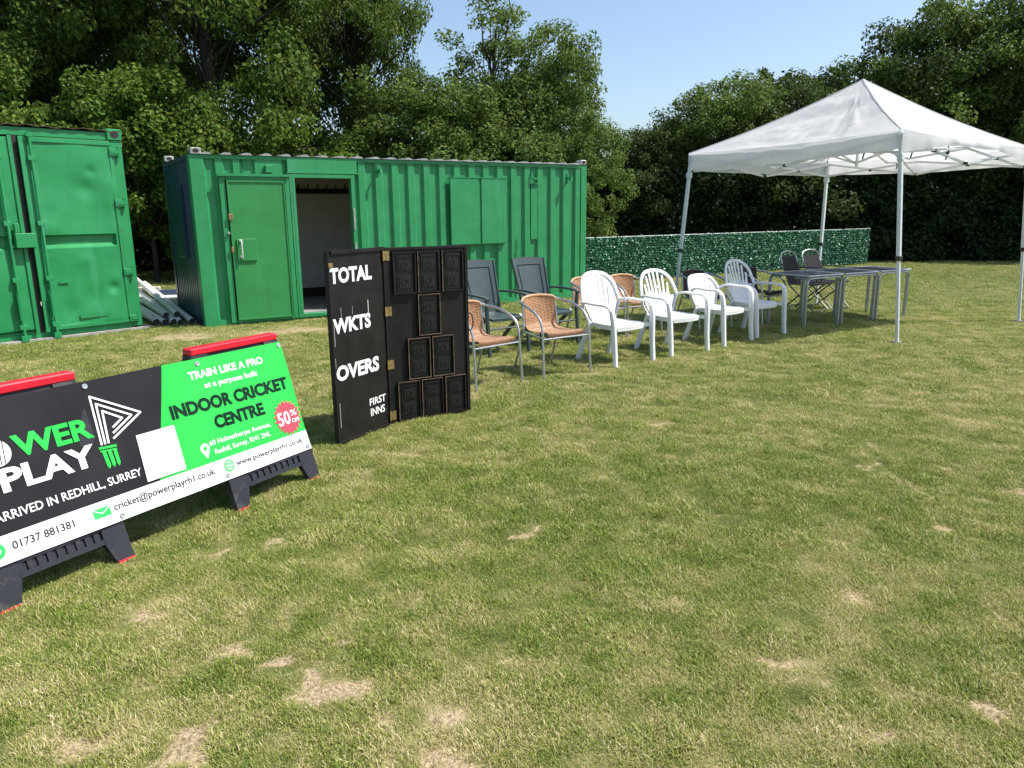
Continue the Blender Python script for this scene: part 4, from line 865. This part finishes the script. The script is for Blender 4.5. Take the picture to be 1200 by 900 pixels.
# folding barriers
def barrier(u0, u1, label):
    root = BP + du * ((u0 + u1) / 2); t = thing('folding_barrier', label, 'barrier', (root.x, root.y, 0), BA, 'plastic barriers under the banner')
    w_ = (u1 - u0) / 2; vb = -.187 / math.cos(tl); top = .70; H = .187
    # local: x along u, y = back, z up. front panel plane leans back by tl
    def fp(u, v, w=0): return (u, v * math.sin(tl) + .008 + w * math.cos(tl), H + v * math.cos(tl) - w * math.sin(tl))
    apex = fp(0, top)[1] + .03
    def bp_(u, v, w=0):
        x, y, z = fp(u, v, w); return (u, 2 * apex - y, z)
    for fn, nm in ((fp, 'front_panel'), (bp_, 'rear_panel')):
        q = MB()
        def bx_(a0, a1, b0, b1, c0=0.0, c1=.035, sk0=0, sk1=0):
            vs = [fn(a + (sk0 if v == b0 else sk1), v, w) for a in (a0, a1) for w in (c0, c1) for v in (b0, b1)]
            q.add(vs, [(0, 1, 3, 2), (4, 6, 7, 5), (0, 4, 5, 1), (2, 3, 7, 6), (0, 2, 6, 4), (1, 5, 7, 3)])
        # legs with splay
        for s_ in (-1, 1):
            o0 = s_ * w_; i0 = s_ * (w_ - .085)
            vs = [fn(a, v, w) for (a, v) in ((o0, vb + .015), (i0, vb + .015), (s_ * (w_ - .115), -.075), (s_ * (w_ - .01), top)) for w in (0, .035)]
            vs = [fn(a, v, w) for (a, v) in ((o0, vb + .015), (i0 , vb + .015), (i0 - s_ * .03, -.085), (i0 - s_ * .03, top), (o0 - s_ * .008, top)) for w in (0, .035)]
            fs = [tuple(range(0, 10, 2)), tuple(range(1, 10, 2))[::-1]] + [(2 * i, 2 * ((i + 1) % 5), 2 * ((i + 1) % 5) + 1, 2 * i + 1) for i in range(5)]
            q.add(vs, fs)
        bx_(-w_ + .11, w_ - .11, -.085, -.062); bx_(-w_ + .11, w_ - .11, -.020, .02); bx_(-w_ + .11, w_ - .11, .02, top, .012, .03)
        n = 9; xs0 = -w_ + .11; st_ = (2 * w_ - .22) / n
        for i in range(n): bx_(xs0 + i * st_, xs0 + i * st_ + st_ * .55, -.062, -.020, .004, .033)
        bx_(-w_ + .11, w_ - .11, -.062, -.020, .013, .032)
        q.build(nm, M['barrier'], t)
        for s_ in (-1, 1):
            q = MB(); vs = [fn(a, v, w) for a in (s_ * w_, s_ * (w_ - .08)) for w in (-.002, .037) for v in (vb - .004, vb + .0145)]
            q.add(vs, [(0, 1, 3, 2), (4, 6, 7, 5), (0, 4, 5, 1), (2, 3, 7, 6), (0, 2, 6, 4), (1, 5, 7, 3)]); q.build('foot_pad', M['red_plastic'], t)
    zt = fp(0, top)[2]
    q = MB(); q.b2(-w_ + .01, w_ - .005, apex - .036, apex + .036, zt - .008, zt + .032, ch=.006); q.build('top_bar', M['red_plastic'], t)
barrier(-.615, .020, 'grey plastic barrier with red top bar under the green end of the banner')
barrier(-1.835, -1.235, 'grey plastic barrier with red top bar at the left picture edge')

# ------------------------------------------------------------------ white garden chairs
def rrect(a, b, w0, w1, d0, d1, z, dish=.012):
    """rounded seat mapping a,b in -1..1"""
    e = .82; x = a * (1 - (1 - e) * b * b * .6); y = b * (1 - (1 - e) * a * a * .6)
    w = w1 + (w0 - w1) * (b + 1) / 2
    return (x * w, d0 + (d1 - d0) * (y + 1) / 2, z - dish * (1 - a * a) * (1 - b * b) - (.015 * max(0, b - .7) / .3) + .006 * (b < 0) * -b)
def white_chair(label, style, loc, rz, hb=.88, group='white plastic garden chairs'):
    t = thing('garden_chair', label, 'chair', loc, rz, group); m_ = M['white_plastic']
    sz = .42
    q = MB(); q.grid(lambda a, b_: Vector(rrect(a * 2 - 1, b_ * 2 - 1, .245, .205, -.20, .25, sz)), 14, 14, thick=-.022, nrm=(0, 0, 1)); q.build('seat', m_, t, True)
    az = .635 if style != 'low' else .66
    Hh = hb - sz
    # back surface: k height param 0..1, a -1..1
    def wid(k):
        if style == 'low': return .20 + .09 * min(1, k * 1.6)
        return .185 + .085 * math.sin(min(1, k / .7) * math.pi / 2)
    def bs_(x, k):
        y = -.19 - .13 * k - .02 * k * k + .55 * x * x; return Vector((x, y, sz + Hh * k))
    # rim: arch from one arm junction up over
    if style == 'low':
        arch = [(-.30, .50), (-.285, .66), (-.24, .86), (-.16, .97), (0, 1.0), (.16, .97), (.24, .86), (.285, .66), (.30, .50)]
    elif style == 'solid':
        arch = [(-.285, .40), (-.265, .60), (-.235, .80), (-.15, .95), (0, 1.0), (.15, .95), (.235, .80), (.265, .60), (.285, .40)]
    else:
        arch = [(-.285, .40), (-.265, .60), (-.23, .80), (-.14, .955), (0, 1.0), (.14, .955), (.23, .80), (.265, .60), (.285, .40)]
    A = [bs_(x, k) for x, k in arch]
    arm = []
    # arms: from arch end forward and down to the front foot
    def armpts(s_):
        e = A[-1] if s_ > 0 else A[0]
        return [e, Vector((s_ * .315, -.12, az + .005)), Vector((s_ * .325, .05, az)), Vector((s_ * .320, .19, az - .005)), Vector((s_ * .312, .245, az - .05)), Vector((s_ * .305, .262, az - .16)), Vector((s_ * .295, .275, .25)), Vector((s_ * .295, .30, 0))]
    q = MB(); P = curve_pts(A, 5); c0 = Vector((0, -.25, .62))
    q.ribbon(P, [(p - Vector((0, p.y, .64))).normalized() for p in P], .042, .022); q.build('back_rim', m_, t, True)
    # slats
    q = MB()
    nS, gap, kb = (7, .9, .0) if style == 'solid' else ((7, .62, .0) if style == 'fan' else (7, .94, 0))
    for i in range(nS):
        a = (i - (nS - 1) / 2) / ((nS - 1) / 2)
        top_x = a * .205 if style != 'low' else a * .235; bot_x = a * .135
        def topk(x): 
            lim = .97 - .0 ; return lim * math.sqrt(max(.05, 1 - (abs(x) / .275) ** 2.4)) if style != 'low' else .96 * math.sqrt(max(.05, 1 - (abs(x) / .32) ** 3))
        tk = topk(top_x); pts = []; ws = []
        for j in range(9):
            k = tk * j / 8; x = bot_x + (top_x - bot_x) * (k ** .9)
            pts.append(bs_(x, k)); full = (.045 + (.068 - .045) * k) if style != 'low' else (.045 + .034 * k)
            g_ = gap if style != 'fan' else (1.03 if k < .42 else 1.03 - .52 * min(1, (k - .42) / .12))
            ws.append(full * g_)
        q.ribbon(pts, (1, 0, 0), ws, .010)
    kmax = .40 if style == 'fan' else 1.0
    def hw_(k):
        if style == 'low': pr_ = [(0, .17), (.5, .275), (.66, .265), (.86, .22), (.97, .145), (1.0, .02)]
        else: pr_ = [(0, .165), (.4, .255), (.6, .25), (.8, .215), (.955, .125), (1.0, .02)]
        for (a0, b0), (a1, b1) in zip(pr_[:-1], pr_[1:]):
            if k <= a1: return b0 + (b1 - b0) * (k - a0) / (a1 - a0)
        return .02
    q.grid(lambda u, v: bs_((u * 2 - 1) * hw_(v * kmax), v * kmax) - Vector((0, .004, 0)), 14, 24, thick=-.006, nrm=(0, 1, 0))
    q.ribbon([bs_(x, .045) for x in (-.17, -.08, 0, .08, .17)], (0, 0, 1), .05, .012)
    q.build('backrest', m_, t, True)
    for s_ in (-1, 1):
        P = curve_pts(armpts(s_)[:5], 5); q = MB()
        q.ribbon(P, [Vector((1, 0, 0)) if i > 2 else Vector((1, 0, .3)) for i in range(len(P))], [.046 + .020 * min(1, i / 6) for i in range(len(P))], .024); q.build('armrest', m_, t, True)
        P = curve_pts(armpts(s_)[4:], 5); n = len(P); q = MB()
        q.ribbon(P, (1, 0, 0), [.062 - .010 * i / n for i in range(n)], [.038 + .018 * math.sin(math.pi * i / n) for i in range(n)])
        q.bar((s_ * .235, .22, sz - .03), (s_ * .298, .262, sz - .03), .03, .04); q.build('leg', m_, t, True)
        q = MB(); P = [Vector((s_ * .20, -.17, sz - .005)), Vector((s_ * .225, -.24, .22)), Vector((s_ * .25, -.31, 0))]
        q.ribbon(curve_pts(P, 4), (1, 0, 0), .058, .042); q.build('leg', m_, t, True)
        q = MB(); q.ribbon(curve_pts([Vector((s_ * .20, -.19, sz)), Vector((s_ * .255, -.215, .52)), A[-1] if s_ > 0 else A[0]], 5), (0, 1, 0), .04, .02); q.build('back_post', m_, t, True)
    q = MB(); q.ribbon([Vector(rrect(a, .97, .245, .205, -.20, .25, sz - .028)) for a in (-.9, -.5, 0, .5, .9)], (0, 0, 1), .045, .012)
    for s_ in (-1, 1): q.ribbon([Vector(rrect(s_ * .95, b_, .245, .205, -.20, .25, sz - .03)) for b_ in (-.9, -.4, 0, .5, .9)], (0, 0, 1), .045, .012)
    q.build('seat_apron', m_, t, True)
    return t
def place(FL, FR, hw=.295, fy=.29):
    """front feet positions as seen (left, right in the picture) -> loc, rz for a chair whose local +y is the front"""
    a = Vector((FL[0], FL[1])); b = Vector((FR[0], FR[1])); d = (b - a).normalized(); f = Vector((d.y, -d.x)); c = (a + b) / 2 - f * fy
    rz = math.atan2(f.y, f.x) - math.pi / 2; return (c.x, c.y, 0), rz
l, z = place((1.06, 7.63), (1.54, 8.02)); white_chair('white plastic chair with tall nearly solid back, nearest of the white chairs', 'solid', l, z, .93)
l, z = place((1.76, 8.21), (2.27, 8.56)); white_chair('white plastic chair with fan slatted back, beside the tall solid backed one', 'fan', l, z, .90)
l, z = place((2.50, 8.78), (2.98, 9.20)); white_chair('white plastic chair with low rounded back between the two fan backed chairs', 'low', l, z, .79)
l, z = place((3.07, 9.33), (3.56, 9.70)); white_chair('white plastic chair with fan slatted back nearest the tables', 'fan', l, z, .93)

# ------------------------------------------------------------------ woven chairs with metal frames
def weave_chair(ma, mb_):
    t = thing('woven_chair', '', 'chair')
    prof = curve_pts([(.235, .415), (.225, .445), (.12, .435), (-.02, .425), (-.14, .43), (-.205, .47), (-.235, .56), (-.262, .66), (-.285, .745)], 6)
    L = len(prof)
    def sheet(i0, i1, ncol):
        q = MB(); vs = []; rows = i1 - i0
        for i in range(i0, i1 + 1):
            y, z = prof[i].x, prof[i].y; t_ = i / (L - 1); w = .225 - .035 * min(1, t_ * 1.6); cv = max(0, t_ - .5) * 2
            for j in range(ncol + 1):
                a = j / ncol * 2 - 1; x = a * w; yy = y + cv * .07 * a * a; zz = z + (.0 if cv else -.012 * (1 - a * a)) - (cv > .85) * .0 - max(0, t_ - .8) * .10 * a * a
                vs.append((x, yy, zz))
        fs = []; mi = []
        for i in range(rows):
            for j in range(ncol):
                a = i * (ncol + 1) + j; fs.append((a, a + 1, a + ncol + 2, a + ncol + 1)); mi.append(1 if ((j % 3 == 2) and (i + j // 3) % 2 == 0) else 0)
        # relief: push alternate cells
        v2 = []; f2 = []
        for f, m1 in zip(fs, mi):
            P = [Vector(vs[k]) for k in f]; n_ = (P[1] - P[0]).cross(P[3] - P[0]).normalized(); c = sum(P, Vector()) / 4
            o = len(v2); h = .000 if m1 else .003
            v2 += [p for p in P] + [c + (p - c) * .72 + n_ * h for p in P]
            f2 += [(o + 4, o + 5, o + 6, o + 7)] + [(o + k, o + (k + 1) % 4, o + 4 + (k + 1) % 4, o + 4 + k) for k in range(4)]
            q.add([], [])
        q.add(v2, f2)
        q.mi = [m1 for m1 in mi for _ in range(5)]
        # backing
        off = len(q.v); q.v += [(x, y - .006 if i0 > 20 else y, z - .006) for x, y, z in vs]; q.f += [tuple(off + k for k in f)[::-1] for f in fs]; q.mi += [1] * len(fs)
        return q
    sp = L // 2 + 2
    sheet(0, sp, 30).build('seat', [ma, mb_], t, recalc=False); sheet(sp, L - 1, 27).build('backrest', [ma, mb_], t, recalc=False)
    q = MB(); yb, zb = prof[-1].x, prof[-1].y
    arch = [(-.205, yb + .06, zb - .045), (-.17, yb + .035, zb - .008), (0, yb - .008, zb + .006), (.17, yb + .035, zb - .008), (.205, yb + .06, zb - .045)]
    q.tube(curve_pts(arch, 6), .0155, 8); q.build('back_binding', ma, t, True)
    for s_ in (-1, 1):
        q = MB(); P = curve_pts([(s_ * .19, yb + .045, zb - .02), (s_ * .245, yb + .09, zb - .045), (s_ * .275, -.08, .685), (s_ * .285, .08, .64), (s_ * .285, .185, .575), (s_ * .283, .225, .49), (s_ * .282, .235, .40)], 6); q.tube(P, .0125, 8); q.build('arm_tube', M['alu'], t, True)
        q = MB(); q.tube([(s_ * .282, .235, .40), (s_ * .285, .25, .2), (s_ * .29, .27, 0)], .0125, 8); q.build('leg', M['alu'], t, True)
        q = MB(); q.tube(curve_pts([(s_ * .20, yb + .06, zb - .06), (s_ * .205, -.20, .50), (s_ * .215, -.20, .40), (s_ * .235, -.34, 0)], 6), .0115, 8); q.build('leg', M['alu'], t, True)
    q = MB(); q.tube([(-.282, .235, .385), (.282, .235, .385)], .0095, 8); q.tube([(-.215, -.20, .395), (.215, -.20, .395)], .0095, 8)
    for s_ in (-1, 1): q.tube([(s_ * .282, .235, .395), (s_ * .215, -.20, .405)], .0095, 8)
    q.build('stretcher', M['alu'], t, True)
    return t
rt = weave_chair(M['rattan'], M['rattan_dk'])
ratpos = [(place((-.32, 6.63), (.10, 7.02), fy=.27), 'tan woven chair with metal arms standing right beside the scoreboard'),
 (place((.31, 7.10), (.80, 7.42), fy=.27), 'tan woven chair with metal arms in front of the second blue grey chair'),
 (place((.98, 9.15), (1.45, 9.45), fy=.27), 'tan woven chair half hidden behind the tall backed white chair, on its left'),
 (place((1.50, 9.50), (1.98, 9.80), fy=.27), 'tan woven chair half hidden between the first two white chairs')]
for i, ((l, z), lb) in enumerate(ratpos):
    if i == 0: rt.location = l; rt.rotation_euler = (0, 0, z); rt['label'] = lb; rt['group'] = 'tan woven chairs'
    else: dup(rt, l, z, lb, 'tan woven chairs')
bw = weave_chair(M['brown_weave'], M['brown_weave2'])
l, z = place((2.52, 10.05), (3.08, 10.35), fy=.27); bw.location = l; bw.rotation_euler = (0, 0, z); bw['label'] = 'dark brown woven chair behind the low backed white chair'; bw['group'] = 'dark brown woven chairs'
l, z = place((3.50, 10.46), (4.02, 10.85), fy=.27); dup(bw, l, z, 'dark brown woven chair behind the white chair nearest the tables', 'dark brown woven chairs')

# ------------------------------------------------------------------ blue grey resin chairs
def resin_chair(label, loc, rz):
    t = thing('resin_chair', label, 'chair', loc, rz, 'blue grey high backed chairs'); m_ = M['navy_plastic']
    def B_(a, k):
        w = .205 + .035 * k; x = a * w; return Vector((x, -.18 - .17 * k + .03 * a * a - .02 * k * k, .42 + .60 * k + (.018 * (1 - a * a) if k > .98 else 0)))
    q = MB(); q.grid(lambda u, v: B_(u * 2 - 1, v), 10, 12, thick=-.022, nrm=(0, 1, 0)); bk_ = q.build('backrest', m_, t, True)
    q = MB()
    def off(a, k): return B_(a, k) + Vector((0, .006, .001))
    for path in ([(-.72, .08), (-.72, .88), (.72, .88), (.72, .08)],):
        for (a0, k0), (a1, k1) in zip(path[:-1], path[1:]):
            P = [off(a0 + (a1 - a0) * i / 6, k0 + (k1 - k0) * i / 6) for i in range(7)]; q.tube(P, .004, 5)
    q.build('panel_groove', M['navy_slot'], bk_, True)
    q = MB()
    for s_ in (-1, 1): q.ribbon([B_(s_ * 1.0, k) + Vector((s_ * .004, -.008, 0)) for k in (0, .25, .5, .75, 1)], (0, 1, .2), .040, .020)
    q.build('back_edge', m_, t, True)
    q = MB(); q.grid(lambda u, v: Vector(rrect(u * 2 - 1, v * 2 - 1, .235, .215, -.17, .29, .425, .01)), 10, 10, thick=-.03, nrm=(0, 0, 1)); q.build('seat', m_, t, True)
    for s_ in (-1, 1):
        q = MB(); q.ribbon(curve_pts([(s_ * .25, -.27, .66), (s_ * .285, -.15, .665), (s_ * .295, .05, .665), (s_ * .29, .24, .655), (s_ * .285, .29, .635)], 4), (1, 0, 0), .052, .024); q.build('armrest', m_, t, True)
        q = MB(); q.ribbon([(s_ * .285, .27, .645), (s_ * .28, .265, .42), (s_ * .28, .29, .2), (s_ * .28, .31, 0)], (1, 0, 0), [.045, .045, .042, .042], .036); q.build('leg', m_, t, True)
        q = MB(); q.ribbon([(s_ * .245, .20, .42), (s_ * .25, -.05, .22), (s_ * .255, -.28, 0)], (1, 0, 0), .036, .045); q.build('leg', m_, t, True)
    q = MB(); q.tube([(-.28, .275, .30), (.28, .275, .30)], .012, 6); q.tube([(-.25, -.2, .07), (.25, -.2, .07)], .012, 6); q.build('stretcher', m_, t)
    return t
l, z = place((-.26, 8.28), (.22, 8.64), fy=.31); resin_chair('blue grey high backed resin chair nearest the scoreboard', l, z)
l, z = place((.34, 8.72), (.84, 9.08), fy=.31); resin_chair('blue grey high backed resin chair beside the white chairs', l, z)

# ------------------------------------------------------------------ tables
TA = math.atan2(1.06, 1.95)
def table(loc, label, first=None):
    t = thing('bistro_table', label, 'table', loc, TA, 'square metal tables pushed together'); s_ = .345; h = .71
    q = MB(); q.b2(-s_, s_, -s_, s_, h - .018, h - .004, ch=.004)
    for i in range(9): q.b2(-s_ + .012 + i * .0748, -s_ + .012 + i * .0748 + .068, -s_ + .012, s_ - .012, h - .004, h)
    q.build('tabletop', M['table_top'], t)
    q = MB()
    for a, b_ in (((-s_, -s_), (s_, -s_)), ((s_, -s_), (s_, s_)), ((s_, s_), (-s_, s_)), ((-s_, s_), (-s_, -s_))): q.tube([(a[0], a[1], h - .010), (b_[0], b_[1], h - .010)], .0125, 8)
    q.build('rim', M['alu'], t, True)
    for sx in (-1, 1):
        for sy in (-1, 1):
            q = MB(); x0 = sx * (s_ - .012); y0 = sy * (s_ - .012)
            q.tube(curve_pts([(sx * .12, y0, h - .042), (sx * .25, y0, h - .042), (sx * (s_ - .035), y0, h - .055), (x0, y0, h - .11), (x0, y0, h - .2), (x0, y0, 0)], 4), .013, 8)
            q.tube(curve_pts([(x0 - sx * .0, sy * .12, h - .042), (x0, sy * .25, h - .042), (x0, sy * (s_ - .06), h - .055), (x0, sy * (s_ - .045), h - .13), (x0, sy * (s_ - .045), 0)], 4), .013, 8); q.build('leg', M['alu'], t, True)
    q = MB(); 
    for sy in (-1, 1): q.tube([(-.13, sy * (s_ - .012), h - .042), (.13, sy * (s_ - .012), h - .042)], .013, 8)
    q.build('frame_rail', M['alu'], t, True)
    return t
tu = Vector((math.cos(TA), math.sin(TA), 0)); tv = Vector((-tu.y, tu.x, 0)); t0 = Vector((3.98, 10.10, 0)) + tu * .36 + tv * .36
for i, lb in enumerate(('square metal table at the left end of the row next to the white chair', 'square metal table in the middle of the row of three', 'square metal table at the right end of the row behind the canopy leg')):
    P = t0 + tu * (.745 * i); table((P.x, P.y, 0), lb)
# ------------------------------------------------------------------ folding mesh chairs
def folding(label, loc, rz):
    t = thing('folding_chair', label, 'chair', loc, rz, 'dark folding chairs behind the tables')
    def Bk(a, k): return Vector((a * .21, -.20 - .16 * k - .015 * (1 - a * a), .42 + .42 * k))
    q = MB(); q.grid(lambda u, v: Bk(u * 2 - 1, v), 8, 8, thick=.008, nrm=(0, -1, 0)); q.build('backrest', M['textilene'], t, True)
    q = MB(); q.tube(curve_pts([(-.225, -.33, .74), (-.22, -.365, .85), (-.15, -.385, .905), (0, -.39, .925), (.15, -.385, .905), (.22, -.365, .85), (.225, -.33, .74)], 5), .0115, 8)
    q.build('back_hoop', M['alu'], t, True); q = MB()
    for s_ in (-1, 1): q.tube([(s_ * .225, -.33, .74), (s_ * .225, -.19, .42), (s_ * .225, .26, .02)], .0115, 8)
    q.tube([(-.225, .26, .02), (.225, .26, .02)], .0115, 8); q.build('back_frame', M['dark_steel'], t, True)
    q = MB(); q.grid(lambda u, v: Vector(((u * 2 - 1) * .20, -.19 + .42 * v, .43 - .015 * math.sin(math.pi * v) * (1 - (u * 2 - 1) ** 2))), 8, 8, thick=-.008, nrm=(0, 0, 1)); q.build('seat', M['textilene'], t, True)
    q = MB()
    for s_ in (-1, 1): q.tube([(s_ * .21, .25, .435), (s_ * .21, -.19, .425), (s_ * .21, -.19, .42)], .011, 8); q.tube([(s_ * .205, .20, .43), (s_ * .205, -.30, .02)], .0115, 8)
    q.tube([(-.205, -.30, .02), (.205, -.30, .02)], .0115, 8); q.build('seat_frame', M['dark_steel'], t, True)
    for s_ in (-1, 1):
        q = MB(); q.ribbon(curve_pts([(s_ * .245, -.29, .66), (s_ * .25, -.1, .665), (s_ * .25, .12, .655)], 4), (1, 0, 0), .035, .014); q.tube([(s_ * .245, .10, .65), (s_ * .22, .02, .43)], .010, 6); q.build('armrest', M['black_plastic'], t, True)
    return t
folding('dark folding chair behind the left table, the left one of two', (4.70, 11.95, 0), R(-140)); folding('dark folding chair behind the left table, right of its twin', (5.17, 12.3, 0), R(-146))

# ------------------------------------------------------------------ gazebo
gc = Vector((4.82, 10.88, 0)); gz = thing('pop_up_gazebo', 'white pop up gazebo with pyramid canopy over the tables', 'gazebo', tuple(gc), 0)
PK = 3.29
# corners in order front, right, back, left (the old frame leans a little: feet and canopy corners differ)
topc = [Vector((4.46, 8.95, 2.46)), Vector((7.06, 10.60, 2.36)), Vector((5.20, 12.78, 2.34)), Vector((2.56, 11.17, 2.37))]
foot = [Vector((4.66, 8.93, 0)), Vector((7.27, 10.62, 0)), Vector((5.18, 12.75, 0)), Vector((2.37, 11.12, 0))]
topc = [c - gc for c in topc]; foot = [c - gc for c in foot]; peak = Vector((-.01, -.03, PK))
def wrk(x, y, k):
    return .013 * mnoise.noise(Vector((x * 2.2 + k, y * 2.2, 3))) + .010 * math.sin(x * 7 + y * 11 + 3 * mnoise.noise(Vector((x * 2, y * 2, k)))) + .006 * mnoise.noise(Vector((x * 3 + y * 13, y * 3 - x * 9, 7 + k)))
for i in range(4):
    A, B_2 = topc[i], topc[(i + 1) % 4]
    out = Vector(((B_2 - A).y, -(B_2 - A).x, 0)).normalized()
    def tf(u, v, A=A, B_2=B_2, i=i):
        e = A.lerp(B_2, u); e = e + Vector((0, 0, -.035 * math.sin(math.pi * u)))
        p = e.lerp(peak, v); w = math.sin(math.pi * u)
        p.z -= (.07 * math.sin(math.pi * (1 - v) ** 1.2) * w) + .05 * math.sin(math.pi * v)
        amp = min(1, w * 1.6) * min(1, (1 - v) * 3) * min(1, .12 + v * 5); p.z += (wrk(p.x, p.y, i * 3) * 1.9 + .012 * mnoise.noise(Vector((u * 26, v * 5 + i, 2))) + .008 * abs(mnoise.noise(Vector((u * 14 + v * 9, v * 14 - u * 6, i))))) * amp
        if i in (3, 0): p.z += .03 * amp * math.exp(-((u - (.78 if i == 3 else .22)) / .07) ** 2) * math.exp(-((v - .35) / .25) ** 2) - .025 * amp * math.exp(-((u - (.70 if i == 3 else .30)) / .06) ** 2) * math.exp(-((v - .35) / .25) ** 2)
        return p
    q = MB(); q.grid(tf, 64, 56); q.build('canopy_panel', M['canopy'], gz, True, recalc=False)
    dep = [lambda u: .07 + .19 * max(0, 1 - u / .40) ** 1.3 + .16 * max(0, (u - .72) / .28), lambda u: .22, lambda u: .22 + .01 * math.sin(u * 9), lambda u: .235 + .02 * math.sin(u * 5) - .035 * math.exp(-((u - .5) / .2) ** 2)][i]
    def vf(u, v, out=out, dep=dep, i=i, tf=tf):
        e = tf(u, 0); d_ = dep(u); f_ = (.012 * math.sin(u * 31 + i) + .008 * math.sin(u * 67)) * v + .020 * math.sin(math.pi * v) * (1 if d_ > .15 else .5) * math.sin(math.pi * u)
        return e + out * (.012 + f_ * math.sin(math.pi * u) ** .3) + Vector((0, 0, .003 - d_ * v))
    q = MB(); q.grid(vf, 70, 6); q.build('valance', M['canopy'], gz, True, recalc=False)
for i in range(4):
    A = topc[i]; P = []
    for k in range(25):
        v = k / 24; p = A.lerp(peak, v); p = p + Vector((0, 0, -.05 * math.sin(math.pi * v) + .004)); P.append(p)
    sdv = Vector((-A.y, A.x, 0)).normalized(); q = MB(); q.ribbon(P, sdv, .022, .006); q.build('ridge_seam', M['canopy'], gz, True)
PM = M['gz_pole']
for i in range(4):
    T_, F_ = topc[i] * 1.0, foot[i]; inn = Vector((-T_.x, -T_.y, 0)).normalized() * .035; T_ = T_ + inn; F2 = F_ + inn; sd2 = (Vector(topc[(i + 1) % 4]) - topc[i]).normalized()
    at_ = lambda z: F2.lerp(T_, z / T_.z)
    q = MB(); q.bar(at_(1.0), at_(T_.z - .03), .046, .046, up=sd2, ch=.006); lg_ = q.build('leg', PM, gz)
    MB().bar(at_(.012), at_(1.06), .036, .036, up=sd2, ch=.004).build('inner_leg', PM, lg_)
    MB().bar(at_(.98), at_(1.035), .062, .062, up=sd2, ch=.006).build('leg_collar', M['black_plastic'], lg_)
    MB().box((F2.x, F2.y, .006), (.09, .09, .012)).build('foot_plate', M['zinc'], lg_)
    MB().bar(at_(T_.z - .34), at_(T_.z - .26), .066, .066, up=sd2, ch=.006).build('slide_bracket', PM, lg_)
    MB().bar(at_(T_.z - .09), at_(T_.z - .035), .062, .062, up=sd2, ch=.006).build('corner_bracket', PM, lg_)
for i in range(4):
    a = topc[i] * 1.0; b_ = topc[(i + 1) % 4] * 1.0; sh = .965; za, zb = a.z, b_.z; a = Vector((a.x * sh, a.y * sh, 0)); b_ = Vector((b_.x * sh, b_.y * sh, 0)); zt = lambda k: za + (zb - za) * k - .035 * math.sin(math.pi * k)
    off = Vector((-(b_ - a).y, (b_ - a).x, 0)).normalized() * .014
    for (k0, k1) in ((0, .5), (.5, 1)):
        A0 = a.lerp(b_, k0); B0 = a.lerp(b_, k1); up0, dn0 = zt(k0) - .06, zt(k0) - .245; up1, dn1 = zt(k1) - .06, zt(k1) - .245
        MB().bar(Vector((A0.x, A0.y, up0)) + off, Vector((B0.x, B0.y, dn1)) + off, .014, .028).build('scissor_bar', PM, gz)
        MB().bar(Vector((A0.x, A0.y, dn0)) - off, Vector((B0.x, B0.y, up1)) - off, .014, .028).build('scissor_bar', PM, gz)
    for k in (.25, .5, .75):
        P = a.lerp(b_, k); zc = zt(k) - (.155 if k != .5 else .245); MB().box((P.x, P.y, zc), (.045, .045, .04), ch=.005).build('bar_joint', M['black_plastic'], gz)
    P = (a + b_) / 2; z_ = zt(.5); I_ = P * .5
    for (p0, z0, p1, z1) in ((P, z_ - .245, I_, 2.42), (P, z_ - .07, I_, 2.22), (I_, 2.22, Vector(), 2.50), (I_, 2.42, Vector(), 2.20)):
        n_ = Vector((0, 0, 0)); MB().bar((p0.x, p0.y, z0), (p1.x, p1.y, z1), .014, .026).build('truss_bar', PM, gz)
MB().bar((0, -.03, 2.15), (0, -.03, PK - .05), .03, .03, up=(1, 0, 0)).build('centre_pole', PM, gz)
for k, (i, f_) in enumerate(((0, .10), (0, .36), (3, .30), (3, .55), (3, .86), (1, .6))):
    a = topc[i]; b_ = topc[(i + 1) % 4]; P = a.lerp(b_, f_) * .955; z_ = 2.33
    q = MB(); q.ribbon([(P.x, P.y, z_), (P.x + .01, P.y, z_ - .08), (P.x - .01, P.y + .01, z_ - .17)], (1, .3, 0), .022, .006); q.box((P.x, P.y, z_ - .09), (.04, .02, .03)); q.build('tie_strap', M['black_plastic'], gz)

# ------------------------------------------------------------------ artificial hedge screen
FA = Vector((1.2, 16.45, 0)); FB = Vector((10.35, 22.05, 0)); FLn = (FB - FA).length
fe = thing('leaf_screen_fence', 'low artificial ivy screen fence behind the chairs and the canopy', 'fence', tuple(FA), math.atan2((FB - FA).y, (FB - FA).x))
npan = 5
r = np.random.default_rng(5)
for i in range(npan):
    x0 = FLn * i / npan; x1 = FLn * (i + 1) / npan - .01
    pb = MB().b2(x0, x1, .02, .03, .03, .99).build('net_backing', M['fake_back'], fe)
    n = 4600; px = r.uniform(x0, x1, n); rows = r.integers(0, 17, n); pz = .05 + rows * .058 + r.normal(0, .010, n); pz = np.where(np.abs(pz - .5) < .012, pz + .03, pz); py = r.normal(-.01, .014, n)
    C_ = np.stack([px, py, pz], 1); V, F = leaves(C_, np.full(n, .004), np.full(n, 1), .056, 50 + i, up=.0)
    # turn leaves to face outwards (towards -y) mostly
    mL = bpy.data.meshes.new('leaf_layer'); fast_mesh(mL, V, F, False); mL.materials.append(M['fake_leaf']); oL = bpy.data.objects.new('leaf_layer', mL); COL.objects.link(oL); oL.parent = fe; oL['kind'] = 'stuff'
q = MB(); q.tube([(0, 0, 1.0), (FLn * .5, 0, 1.003), (FLn, 0, 1.0)], .011, 6); q.build('top_wire', M['white_metal'], fe)
for i in range(npan + 1): MB().tube([(FLn * i / npan, .045, 0), (FLn * i / npan, .045, 1.04)], .022, 8).build('post', M['zinc'], fe)
